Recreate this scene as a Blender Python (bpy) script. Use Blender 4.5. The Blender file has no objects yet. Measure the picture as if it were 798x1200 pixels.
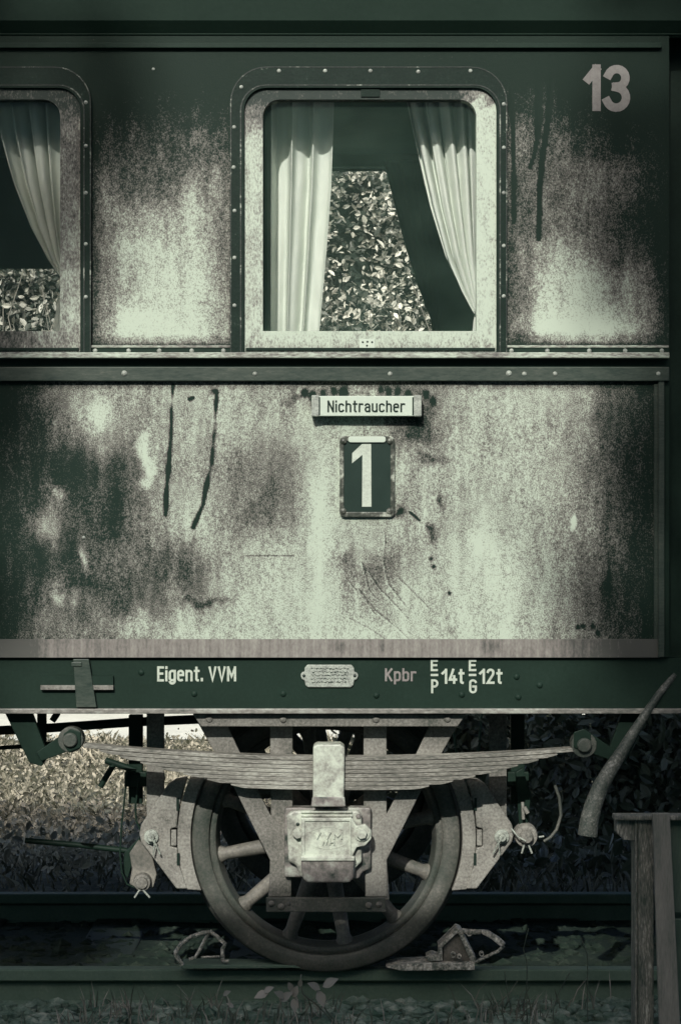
import bpy, bmesh, math, random
import numpy as np
from mathutils import Vector, noise as mnoise

random.seed(7)
rng = np.random.default_rng(7)
S = bpy.context.scene
R = math.radians

# ------------------------------------------------------------------ camera, sky, sun, exposure
F = 2437.0           # focal length in photo pixels (photo 798 x 1200)
CZ = 1.685           # eye height above the rail head
cam_d = bpy.data.cameras.new("camera")
cam = bpy.data.objects.new("camera", cam_d)
S.collection.objects.link(cam)
cam.location = (0, 0, CZ)
cam.rotation_euler = (R(90), 0, 0)
cam_d.sensor_fit = 'VERTICAL'
cam_d.sensor_height = 36.0
cam_d.lens = 36.0 * F / 1200.0
cam_d.clip_start = 0.1
cam_d.clip_end = 500
S.camera = cam

SUN_EL, SUN_AZ = 33.0, 11.0          # degrees; sun behind the camera, a little to the left
w = bpy.data.worlds.new("World")
S.world = w
w.use_nodes = True
wn = w.node_tree
sky = wn.nodes.new('ShaderNodeTexSky')
sky.sky_type = 'NISHITA'
sky.sun_disc = False
sky.sun_elevation = R(SUN_EL)
sky.sun_rotation = R(180 + SUN_AZ)
sky.air_density = 0.75
sky.dust_density = 4.0
sky.ozone_density = 0.6
bg = wn.nodes['Background']
bg.inputs['Strength'].default_value = 0.15
wn.links.new(sky.outputs[0], bg.inputs['Color'])

sd = bpy.data.lights.new("sun", 'SUN')
sd.energy = 3.4
sd.angle = R(0.5)
sd.color = (1.0, 0.97, 0.92)
sun = bpy.data.objects.new("sun", sd)
S.collection.objects.link(sun)
to_sun = Vector((-math.sin(R(SUN_AZ)) * math.cos(R(SUN_EL)), -math.cos(R(SUN_AZ)) * math.cos(R(SUN_EL)), math.sin(R(SUN_EL))))
sun.rotation_euler = to_sun.to_track_quat('Z', 'Y').to_euler()
sun.location = (0, -5, 12)

S.view_settings.view_transform = 'Standard'
S.view_settings.look = 'None'
S.view_settings.exposure = 0.25
S.view_settings.gamma = 1.0
S.view_settings.use_curve_mapping = False
S.cycles.max_bounces = 6
S.cycles.transparent_max_bounces = 12

# ------------------------------------------------------------------ helpers
def P(px, py, Y):
    return Vector(((px - 399.0) * Y / F, Y, CZ - (py - 600.0) * Y / F))
def XZ(px, py, Y):
    v = P(px, py, Y)
    return (v.x, v.z)
def XX(px, Y): return (px - 399.0) * Y / F
def ZZ(py, Y): return CZ - (py - 600.0) * Y / F

class MB:
    def __init__(s): s.v = []; s.f = []; s.sm = []
    def add(s, vs, fs, smooth=False):
        o = len(s.v)
        s.v += [tuple(v) for v in vs]
        s.f += [tuple(i + o for i in f) for f in fs]
        s.sm += [smooth] * len(fs)
        return s
    def box(s, x0, x1, y0, y1, z0, z1):
        x0, x1 = min(x0, x1), max(x0, x1); y0, y1 = min(y0, y1), max(y0, y1); z0, z1 = min(z0, z1), max(z0, z1)
        return s.add([(x0,y0,z0),(x1,y0,z0),(x1,y1,z0),(x0,y1,z0),(x0,y0,z1),(x1,y0,z1),(x1,y1,z1),(x0,y1,z1)],
                     [(0,1,5,4),(1,2,6,5),(2,3,7,6),(3,0,4,7),(4,5,6,7),(3,2,1,0)])
    def pbox(s, px0, py0, px1, py1, Y0, Y1):     # box given by photo pixels of its front face at Y0
        return s.box(XX(px0, Y0), XX(px1, Y0), Y0, Y1, ZZ(py1, Y0), ZZ(py0, Y0))
    def prism(s, poly, y0, y1):                  # polygon in x,z extruded in y
        n = len(poly)
        a = sum(poly[i][0]*poly[(i+1)%n][1]-poly[(i+1)%n][0]*poly[i][1] for i in range(n))
        if a < 0: poly = poly[::-1]
        vs = [(x, y0, z) for x, z in poly] + [(x, y1, z) for x, z in poly]
        fs = [tuple(range(n)), tuple(range(2*n-1, n-1, -1))]
        fs += [(i, i+n, (i+1)%n+n, (i+1)%n) for i in range(n)]
        return s.add(vs, fs)
    def pprism(s, poly, Y0, Y1):
        return s.prism([XZ(x, y, Y0) for x, y in poly], Y0, Y1)
    def ring(s, outer, inner, y0, y1):           # both lists x,z, same count
        n = len(outer)
        vs = [(x,y0,z) for x,z in outer] + [(x,y0,z) for x,z in inner] + [(x,y1,z) for x,z in outer] + [(x,y1,z) for x,z in inner]
        fs = []
        for i in range(n):
            j = (i+1) % n
            fs += [(i,j,n+j,n+i), (2*n+j,2*n+i,3*n+i,3*n+j), (j,i,2*n+i,2*n+j), (n+i,n+j,3*n+j,3*n+i)]
        return s.add(vs, fs)
    def tube(s, pts, r, n=10, caps=True):
        pts = [Vector(p) for p in pts]
        rs = r if isinstance(r, (list, tuple)) else [r]*len(pts)
        rings = []
        up = None
        for i, p in enumerate(pts):
            t = (pts[min(i+1, len(pts)-1)] - pts[max(i-1, 0)]).normalized()
            if up is None:
                up = t.orthogonal().normalized()
            else:
                up = (up - t*up.dot(t)).normalized()
            b = t.cross(up)
            rings.append([p + (up*math.cos(2*math.pi*k/n) + b*math.sin(2*math.pi*k/n))*rs[i] for k in range(n)])
        vs = [v for rg in rings for v in rg]
        fs = []
        for i in range(len(pts)-1):
            for k in range(n):
                fs.append((i*n+k, i*n+(k+1)%n, (i+1)*n+(k+1)%n, (i+1)*n+k))
        s.add(vs, fs, True)
        if caps:
            s.add(rings[0][::-1], [tuple(range(n))]); s.add(rings[-1], [tuple(range(n))])
        return s
    def lathe_y(s, c, prof, n=64, smooth=True, a0=0.0, a1=2*math.pi):   # prof: (radius, y)
        closed = abs(a1-a0-2*math.pi) < 1e-6
        m = n if closed else n+1
        vs = []
        for k in range(m):
            a = a0 + (a1-a0)*k/n
            for r_, y_ in prof:
                vs.append((c[0]+r_*math.cos(a), y_, c[1]+r_*math.sin(a)))
        q = len(prof); fs = []
        for k in range(n):
            k2 = (k+1) % m
            for i in range(q-1):
                fs.append((k*q+i, k2*q+i, k2*q+i+1, k*q+i+1))
        return s.add(vs, fs, smooth)

HOLD = S.collection
def link(o, parent=None):
    HOLD.objects.link(o)
    if parent: o.parent = parent
    return o
def wloc(o):
    v = Vector((0,0,0))
    while o: v += o.location; o = o.parent
    return v
def build(name, mb, mat, parent=None, bevel=0.0, origin=None, autosmooth=True, seg=2):
    me = bpy.data.meshes.new(name)
    o0 = wloc(parent) if parent else (Vector(origin) if origin else Vector((0,0,0)))
    me.from_pydata([(v[0]-o0.x, v[1]-o0.y, v[2]-o0.z) for v in mb.v], [], mb.f)
    me.polygons.foreach_set('use_smooth', mb.sm)
    me.update()
    me.validate()
    bm = bmesh.new(); bm.from_mesh(me)
    bmesh.ops.recalc_face_normals(bm, faces=bm.faces); bm.to_mesh(me); bm.free()
    if mat: me.materials.append(mat)
    o = bpy.data.objects.new(name, me)
    link(o, parent)
    if not parent and origin: o.location = origin
    if bevel:
        b = o.modifiers.new('bevel', 'BEVEL'); b.width = bevel; b.segments = seg; b.limit_method = 'ANGLE'; b.angle_limit = R(40)
        b.harden_normals = False
    return o
def tag(o, label=None, cat=None, group=None, kind=None):
    if label: o['label'] = label
    if cat: o['category'] = cat
    if group: o['group'] = group
    if kind: o['kind'] = kind
    return o
def empty(name, loc, label, cat, group=None):
    o = bpy.data.objects.new(name, None); o.location = loc; o.empty_display_size = 0.2
    link(o); return tag(o, label, cat, group)

# ------------------------------------------------------------------ materials (green-black / warm grey / pale celadon)
DARK = (0.0085, 0.0205, 0.0140)
MID  = (0.154, 0.150, 0.131)
PALE = (0.43, 0.50, 0.40)
def lerp3(a, b, t): return tuple(a[i]*(1-t)+b[i]*t for i in range(3))

def material(name, dark=DARK, mid=MID, pale=PALE, mean=0.5, fine=120.0, coarse=9.0, contrast=0.9, big=0.5, stretch=(1,1,1),
             rough=0.6, bump=0.15, metal=0.0, attr=None, spec=0.3, bump_scale=None, cont3=None):
    m = bpy.data.materials.new(name); m.use_nodes = True
    t = m.node_tree; N = t.nodes; L = t.links
    b = N['Principled BSDF']
    tc = N.new('ShaderNodeTexCoord')
    mp = N.new('ShaderNodeMapping'); mp.inputs['Scale'].default_value = stretch
    L.new(tc.outputs['Object'], mp.inputs['Vector'])
    n1 = N.new('ShaderNodeTexNoise'); n1.inputs['Scale'].default_value = fine; n1.inputs['Detail'].default_value = 3.0; n1.inputs['Roughness'].default_value = 0.65
    n2 = N.new('ShaderNodeTexNoise'); n2.inputs['Scale'].default_value = coarse; n2.inputs['Detail'].default_value = 5.0
    L.new(mp.outputs[0], n1.inputs['Vector']); L.new(mp.outputs[0], n2.inputs['Vector'])
    def madd(src, mul, add):
        x = N.new('ShaderNodeMath'); x.operation = 'MULTIPLY_ADD'; x.inputs[1].default_value = mul
        if isinstance(add, float): x.inputs[2].default_value = add
        else: L.new(add, x.inputs[2])
        L.new(src, x.inputs[0]); return x.outputs[0]
    if attr:
        a = N.new('ShaderNodeAttribute'); a.attribute_name = attr
        base = a.outputs['Fac']
        v = madd(n1.outputs['Fac'], contrast, base)
        v = madd(n2.outputs['Fac'], big, v)
        s = N.new('ShaderNodeMath'); s.operation = 'SUBTRACT'; L.new(v, s.inputs[0]); s.inputs[1].default_value = 0.5*(contrast+big)
        v = s.outputs[0]
    else:
        v = madd(n1.outputs['Fac'], contrast, mean - 0.5*(contrast+big))
        v = madd(n2.outputs['Fac'], big, v)
    cr = N.new('ShaderNodeValToRGB')
    e = cr.color_ramp.elements
    e[0].position = 0.22; e[0].color = (*dark, 1)
    e[1].position = 0.80; e[1].color = (*pale, 1)
    k = e.new(0.50); k.color = (*mid, 1)
    L.new(v, cr.inputs[0]); L.new(cr.outputs[0], b.inputs['Base Color'])
    b.inputs['Roughness'].default_value = rough
    b.inputs['Metallic'].default_value = metal
    b.inputs['Specular IOR Level'].default_value = spec
    if bump:
        bp = N.new('ShaderNodeBump'); bp.inputs['Strength'].default_value = bump; bp.inputs['Distance'].default_value = 0.004
        L.new(v, bp.inputs['Height']); L.new(bp.outputs[0], b.inputs['Normal'])
    return m

M = {}
M['panel'] = material('weathered coach paint', attr='wear_shade', fine=270, coarse=75, contrast=1.15, big=0.40, stretch=(1,1,0.75), rough=0.55, bump=0.12, spec=0.12)
M['band'] = material('streaked lower strip paint', attr='wear_shade', dark=(.075,.078,.068), mid=(.175,.163,.145), pale=(.27,.265,.23), fine=110, coarse=20, contrast=.6, big=.5, stretch=(1.2,1,.6), rough=.5, bump=.1)
M['dark'] = material('dark green black paint', dark=(.0095,.0215,.0148), mid=(.0130,.0285,.0200), pale=(.024,.039,.030), mean=.36, fine=60, coarse=7, contrast=.6, big=.5, rough=.5, bump=.12, spec=.12)
M['darkworn'] = material('dark paint with chipped edges', dark=(.007,.017,.012), mid=(.011,.024,.017), pale=(.20,.23,.185), mean=.30, fine=110, coarse=14, contrast=.9, big=.6, rough=.5, bump=.15, spec=.12)
M['belt'] = material('dark belt strip paint', dark=(0.0162,0.0312,0.0234), mid=(0.0468,0.0620,0.0480), pale=(0.1170,0.1248,0.0984), mean=.42, fine=90, coarse=9, contrast=.7, big=.6, stretch=(.4,1,1.5), rough=.45, bump=.1)
M['frame'] = material('old pale window frame paint', attr='wear_shade', fine=200, coarse=30, contrast=1.0, big=.5, stretch=(1,1,.5), rough=.5, bump=.15)
M['sill'] = material('chipped pale sill', mean=.62, fine=120, coarse=12, contrast=.9, big=.9, stretch=(.4,1,1.5), rough=.5, bump=.2)
M['solebar'] = material('dark sole bar paint', dark=(.0095,.0215,.0148), mid=(.0130,.0285,.0200), pale=(.024,.039,.030), mean=.4, fine=80, coarse=6, contrast=.6, big=.5, rough=.55, bump=.12, spec=.12)
M['flange'] = material('rubbed steel flange', dark=(0.0550,0.0682,0.0544), mid=(0.1950,0.1872,0.1640), pale=(0.3700,0.4000,0.3400), mean=.5, fine=90, coarse=8, contrast=.8, big=.8, stretch=(.5,1,1), rough=.45, bump=.2)
M['iron'] = material('dusty grey iron', dark=(.055,.062,.05), mid=(.155,.150,.130), pale=(.27,.27,.235), mean=.5, fine=110, coarse=7, contrast=.9, big=.9, rough=.6, bump=.2)
M['spring'] = material('weathered spring steel', dark=(.04,.05,.038), mid=(.175,.17,.145), pale=(.42,.43,.365), mean=.52, fine=130, coarse=11, contrast=.9, big=.8, stretch=(.35,1,1.6), rough=.6, bump=.3)
M['boxpaint'] = material('pale axle box paint', dark=(.06,.066,.054), mid=(.27,.275,.235), pale=(.50,.55,.45), mean=.66, fine=90, coarse=16, contrast=.6, big=1.2, rough=.45, bump=.25)
M['boxdirty'] = material('stained axle box casting', dark=(0.0216,0.0354,0.0270), mid=(0.1872,0.1716,0.1558), pale=(0.3848,0.4240,0.3570), mean=.50, fine=70, coarse=13, contrast=.5, big=1.3, rough=.5, bump=.3)
M['wheel'] = material('greasy wheel steel', dark=(.035,.048,.038), mid=(.088,.092,.078), pale=(.22,.21,.18), mean=.42, fine=120, coarse=8, contrast=.6, big=.8, rough=.5, bump=.2)
M['spoke'] = material('dusty wheel spokes', dark=(.055,.065,.053), mid=(.14,.135,.115), pale=(.27,.26,.22), mean=.5, fine=90, coarse=9, contrast=.6, big=.9, rough=.6, bump=.2)
M['shoe'] = material('grey brake casting', dark=(.07,.075,.062), mid=(.20,.195,.17), pale=(.32,.325,.28), mean=.52, fine=110, coarse=10, contrast=.95, big=.8, rough=.6, bump=.25)
M['under'] = material('grimy underframe iron', dark=(.07,.125,.095), mid=(.10,.165,.125), pale=(.17,.22,.175), mean=.36, fine=80, coarse=7, contrast=.6, big=.6, rough=.6, bump=.2)
M['rail'] = material('rusty rail steel', dark=(.075,.12,.09), mid=(.10,.15,.115), pale=(.20,.22,.18), mean=.4, fine=90, coarse=9, contrast=.6, big=.6, rough=.5, bump=.2, spec=.08)
M['letter'] = material('pale lettering paint', dark=(0.2590,0.2880,0.2465), mid=(0.3848,0.4320,0.3570), pale=(0.4736,0.5360,0.4420), mean=.66, fine=200, coarse=40, contrast=1.1, big=.6, rough=.5, bump=.05)
M['letterdim'] = material('faded lettering paint', dark=(0.0660,0.0744,0.0640), mid=(0.2184,0.1989,0.1845), pale=(0.2812,0.2880,0.2550), mean=.5, fine=160, coarse=20, contrast=.7, big=.4, rough=.5, bump=.05)
M['numeral'] = material('faded numeral paint', dark=(.10,.10,.09), mid=(.20,.192,.175), pale=(.31,.31,.28), mean=.5, fine=90, coarse=6, contrast=.35, big=.6, rough=.5, bump=.03)
M['chip'] = material('chipped paint edge', dark=(.012,.021,.016), mid=(.03,.04,.032), pale=(.42,.46,.38), mean=.40, fine=70, coarse=9, contrast=1.1, big=1.2, rough=.5, bump=.2)
M['ink'] = material('black sign enamel', dark=(0.0108,0.0208,0.0156), mid=(0.0144,0.0270,0.0208), pale=(0.0216,0.0364,0.0286), mean=.4, rough=.3, bump=.05)
M['enamel'] = material('pale sign enamel', dark=(0.2960,0.3360,0.2805), mid=(0.4440,0.5120,0.4165), pale=(0.4884,0.5600,0.4675), mean=.75, fine=80, coarse=10, contrast=.4, big=.4, rough=.3, bump=.03)
M['plate'] = material('dark class plate enamel', dark=(0.0144,0.0286,0.0218), mid=(0.0198,0.0364,0.0286), pale=(0.1248,0.1287,0.1107), mean=.38, fine=200, coarse=16, contrast=.7, big=.6, rough=.28, bump=.05, spec=.5)
M['plateedge'] = material('chipped plate rim', dark=(.02,.03,.022), mid=(.075,.08,.066), pale=(.46,.50,.41), mean=.45, fine=90, coarse=25, contrast=.7, big=1.2, rough=.35, bump=.2)
M['cast'] = material('cast builder plate', dark=(0.0440,0.0558,0.0448), mid=(0.2442,0.2640,0.2295), pale=(0.4070,0.4560,0.3825), mean=.6, fine=150, coarse=40, contrast=.9, big=.6, rough=.5, bump=.3)
M['curtain'] = material('cream curtain cloth', dark=(.45,.48,.43), mid=(.58,.62,.565), pale=(.64,.68,.62), mean=.7, fine=60, coarse=4, contrast=.3, big=.5, rough=.85, bump=.05, spec=.1)
M['curtainshade'] = material('shaded curtain cloth', dark=(.13,.23,.18), mid=(.16,.27,.21), pale=(.19,.30,.24), mean=.4, fine=60, coarse=4, contrast=.3, big=.5, rough=.9, bump=.05, spec=.1)  # shade of the far side put into the cloth colour
M['inside'] = material('dark compartment lining', dark=(.20,.33,.26), mid=(.25,.39,.31), pale=(.30,.45,.36), mean=.4, fine=30, coarse=4, contrast=.3, big=.5, rough=.7, bump=.05, spec=.1)
M['roof'] = material('tarred roof', dark=(.0075,.0185,.0125), mid=(.010,.0225,.0155), pale=(.018,.031,.024), mean=.38, fine=60, coarse=6, contrast=.6, big=.5, rough=.7, bump=.2, spec=.1)
M['bolt'] = material('rubbed bolt heads', dark=(0.0550,0.0682,0.0544), mid=(0.2442,0.2640,0.2295), pale=(0.4588,0.5200,0.4335), mean=.55, fine=250, coarse=60, contrast=.8, big=.6, rough=.4, bump=.2)
M['hose'] = material('worn rubber hose', dark=(0.0144,0.0270,0.0208), mid=(0.0660,0.0713,0.0608), pale=(0.2442,0.2480,0.2253), mean=.45, fine=130, coarse=12, contrast=1.0, big=.7, rough=.6, bump=.3)
M['wood'] = material('peeling painted wood', dark=(.045,.064,.05), mid=(.15,.15,.128), pale=(.46,.455,.39), mean=.42, fine=70, coarse=14, contrast=1.0, big=.8, stretch=(3,3,.6), rough=.7, bump=.4)
M['wooddark'] = material('dark old wood', dark=(.05,.085,.062), mid=(.075,.105,.08), pale=(.19,.195,.16), mean=.35, fine=60, coarse=12, contrast=.7, big=.7, stretch=(3,3,.5), rough=.75, bump=.4)
M['woodpale'] = material('grey washed board', dark=(.09,.105,.088), mid=(.19,.185,.16), pale=(.30,.29,.25), mean=.45, fine=70, coarse=8, contrast=.5, big=.7, stretch=(3,3,.4), rough=.7, bump=.3)
M['chock'] = material('scraped chock steel', dark=(.09,.11,.09), mid=(.38,.37,.32), pale=(.80,.80,.70), mean=.40, fine=120, coarse=30, contrast=1.1, big=.9, rough=.45, bump=.4)
M['ground'] = material('black cinder ballast', dark=(.06,.115,.085), mid=(.13,.185,.15), pale=(.24,.28,.235), mean=.42, fine=35, coarse=5, contrast=.9, big=.6, rough=.9, bump=1.0, spec=.08)
M['stone'] = material('ballast stone', dark=(.04,.075,.055), mid=(.11,.155,.125), pale=(.28,.31,.26), mean=.42, fine=60, coarse=14, contrast=.6, big=1.3, rough=.9, bump=.5, spec=.08)
M['shadebed'] = material('shade darkened cinders', dark=(.014,.026,.019), mid=(.026,.038,.029), pale=(.06,.072,.058), mean=.42, fine=45, coarse=6, contrast=.9, big=.6, rough=.85, bump=1.0, spec=.08)  # darkened to stand in for shade between the rails
M['tar'] = material('tarred sleeper wood', dark=(.014,.026,.019), mid=(.026,.038,.029), pale=(.06,.07,.055), mean=.4, fine=60, coarse=8, contrast=.7, big=.6, stretch=(3,.5,3), rough=.75, bump=.4)
M['bounce'] = material('pale bounce plaster', dark=(.40,.50,.42), mid=(.58,.70,.60), pale=(.68,.78,.68), mean=.6, fine=8, coarse=1, contrast=.5, big=.5, rough=.9, bump=.2)  # kept pale so the added shed bounces fill under the coach
M['path'] = material('pale gravel path', dark=(.45,.46,.40), mid=(.62,.64,.55), pale=(.75,.77,.66), mean=.6, fine=30, coarse=2, contrast=.8, big=.6, rough=.9, bump=.5)
M['meadow'] = material('dry grassy soil', dark=(0.0216,0.0364,0.0234), mid=(0.1248,0.1248,0.0902), pale=(0.2516,0.2800,0.2125), mean=.45, fine=18, coarse=2.2, contrast=.9, big=.9, rough=.95, bump=.8)

def leaf_material(name, base, pale, trans=0.25, rough=.45):
    m = bpy.data.materials.new(name); m.use_nodes = True
    t = m.node_tree; N = t.nodes; L = t.links
    b = N['Principled BSDF']
    a = N.new('ShaderNodeAttribute'); a.attribute_name = 'tone'
    mx = N.new('ShaderNodeMix'); mx.data_type = 'RGBA'
    mx.inputs['A'].default_value = (*base, 1); mx.inputs['B'].default_value = (*pale, 1)
    L.new(a.outputs['Fac'], mx.inputs['Factor']); L.new(mx.outputs['Result'], b.inputs['Base Color'])
    b.inputs['Roughness'].default_value = rough
    tr = N.new('ShaderNodeBsdfTranslucent'); L.new(mx.outputs['Result'], tr.inputs['Color'])
    ms = N.new('ShaderNodeMixShader'); ms.inputs[0].default_value = trans
    L.new(b.outputs[0], ms.inputs[1]); L.new(tr.outputs[0], ms.inputs[2])
    L.new(ms.outputs[0], N['Material Output'].inputs['Surface'])
    return m
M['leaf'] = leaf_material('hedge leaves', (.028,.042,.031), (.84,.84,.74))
M['leafdark'] = leaf_material('added dark bush leaves', (.040,.058,.036), (.13,.145,.095), .15)
M['weed'] = leaf_material('low weed leaves', (.06,.08,.06), (.24,.23,.20), .15)
M['blade'] = leaf_material('dry grass blades', (.055,.060,.034), (.53,.495,.38), .2, .7)

g = bpy.data.materials.new('window glass'); g.use_nodes = True
N, L = g.node_tree.nodes, g.node_tree.links
N.remove(N['Principled BSDF'])
tr = N.new('ShaderNodeBsdfTransparent'); tr.inputs[0].default_value = (.98, .985, .975, 1)
gl = N.new('ShaderNodeBsdfGlossy'); gl.inputs['Roughness'].default_value = .02
fr = N.new('ShaderNodeFresnel'); fr.inputs[0].default_value = 1.33
ms = N.new('ShaderNodeMixShader')
L.new(fr.outputs[0], ms.inputs[0]); L.new(tr.outputs[0], ms.inputs[1]); L.new(gl.outputs[0], ms.inputs[2])
df = N.new('ShaderNodeBsdfDiffuse'); df.inputs[0].default_value = (.42, .68, .52, 1)
tcg = N.new('ShaderNodeTexCoord'); ng = N.new('ShaderNodeTexNoise'); ng.inputs['Scale'].default_value = 5; ng.inputs['Detail'].default_value = 6
L.new(tcg.outputs['Object'], ng.inputs['Vector'])
mrg = N.new('ShaderNodeMapRange'); mrg.inputs['From Min'].default_value = .3; mrg.inputs['From Max'].default_value = .75; mrg.inputs['To Min'].default_value = .009; mrg.inputs['To Max'].default_value = .026
L.new(ng.outputs['Fac'], mrg.inputs['Value'])
md = N.new('ShaderNodeMixShader'); L.new(mrg.outputs[0], md.inputs[0]); L.new(ms.outputs[0], md.inputs[1]); L.new(df.outputs[0], md.inputs[2])
L.new(md.outputs[0], N['Material Output'].inputs['Surface'])
M['glass'] = g

# ------------------------------------------------------------------ wear maps (dirt, worn paint and painted edge shade, photo pixel coordinates of the coach side)
def grid_fn(xs, ys, V):
    xs = np.array(xs, float); ys = np.array(ys, float); V = np.array(V, float)
    def f(x, y):
        i = np.clip(np.searchsorted(xs, x)-1, 0, len(xs)-2); j = np.clip(np.searchsorted(ys, y)-1, 0, len(ys)-2)
        tx = np.clip((x-xs[i])/(xs[i+1]-xs[i]), 0, 1); ty = np.clip((y-ys[j])/(ys[j+1]-ys[j]), 0, 1)
        tx = tx*tx*(3-2*tx); ty = ty*ty*(3-2*ty)
        return (V[j,i]*(1-tx)+V[j,i+1]*tx)*(1-ty)+(V[j+1,i]*(1-tx)+V[j+1,i+1]*tx)*ty
    return f
low = grid_fn([0,35,80,130,180,230,280,330,380,430,480,530,580,630,680,720,765],  # low toward both sides: edge shade painted in with the wear
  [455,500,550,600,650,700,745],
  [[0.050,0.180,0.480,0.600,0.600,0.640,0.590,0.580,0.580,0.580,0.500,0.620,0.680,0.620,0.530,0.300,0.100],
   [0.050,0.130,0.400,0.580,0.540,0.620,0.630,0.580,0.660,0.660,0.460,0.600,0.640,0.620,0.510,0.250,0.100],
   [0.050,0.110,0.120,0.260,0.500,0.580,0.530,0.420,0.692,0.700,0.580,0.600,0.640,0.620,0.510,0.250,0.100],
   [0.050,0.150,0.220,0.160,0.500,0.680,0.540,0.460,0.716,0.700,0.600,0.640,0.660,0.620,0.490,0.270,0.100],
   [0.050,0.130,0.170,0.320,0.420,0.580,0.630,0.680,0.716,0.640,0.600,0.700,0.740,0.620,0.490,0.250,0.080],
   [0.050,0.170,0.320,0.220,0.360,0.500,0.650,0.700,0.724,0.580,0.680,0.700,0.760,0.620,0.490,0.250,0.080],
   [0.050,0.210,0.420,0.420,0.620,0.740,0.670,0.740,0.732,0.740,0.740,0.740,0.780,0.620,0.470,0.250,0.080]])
upm = grid_fn([100,125,150,190,230,265], [50,90,120,170,220,260,300,350,390,400,406],  # dark top rows hold painted edge shade besides wear
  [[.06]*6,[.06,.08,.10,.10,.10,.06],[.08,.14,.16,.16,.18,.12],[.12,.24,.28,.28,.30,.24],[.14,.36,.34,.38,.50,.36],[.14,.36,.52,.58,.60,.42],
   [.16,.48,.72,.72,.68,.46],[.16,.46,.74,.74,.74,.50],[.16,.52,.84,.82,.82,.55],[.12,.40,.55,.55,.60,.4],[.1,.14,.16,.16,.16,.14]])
upr = grid_fn([590,615,635,650,690,730,760,783], [50,85,120,170,200,220,260,300,340,385,398,406],  # top and right side hold painted edge shade besides wear
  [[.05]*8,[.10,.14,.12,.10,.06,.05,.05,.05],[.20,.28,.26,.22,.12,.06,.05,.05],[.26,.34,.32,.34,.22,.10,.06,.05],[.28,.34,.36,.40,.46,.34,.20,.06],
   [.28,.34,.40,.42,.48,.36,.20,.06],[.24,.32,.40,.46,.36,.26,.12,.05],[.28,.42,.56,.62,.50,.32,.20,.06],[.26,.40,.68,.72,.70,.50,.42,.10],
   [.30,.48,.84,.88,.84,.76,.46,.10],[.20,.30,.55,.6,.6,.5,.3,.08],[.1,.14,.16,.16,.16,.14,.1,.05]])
def blob(x, y, cx, cy, rx, ry, p=2.0):
    return np.exp(-((np.abs(x-cx)/rx)**p + (np.abs(y-cy)/ry)**p))
def sline(x, y, pts, wd):            # distance mask to a polyline
    m = np.zeros_like(x)
    for (x0,y0),(x1,y1) in zip(pts[:-1], pts[1:]):
        dx, dy = x1-x0, y1-y0; L2 = dx*dx+dy*dy
        t = np.clip(((x-x0)*dx+(y-y0)*dy)/L2, 0, 1)
        d = np.hypot(x-x0-t*dx, y-y0-t*dy)
        m = np.maximum(m, np.clip(1.6-d/wd, 0, 1))
    return m
def warp(x, y, amp):
    f = lambda sx, sy, o: np.array([mnoise.noise((a*sx, b*sy, o)) for a, b in zip(x.ravel(), y.ravel())]).reshape(x.shape)
    return x+amp*(f(.05,.03,11.3)+.5*f(.14,.10,2.2)), y+amp*1.5*(f(.05,.025,21.7)+.5*f(.14,.08,6.6))
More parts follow.
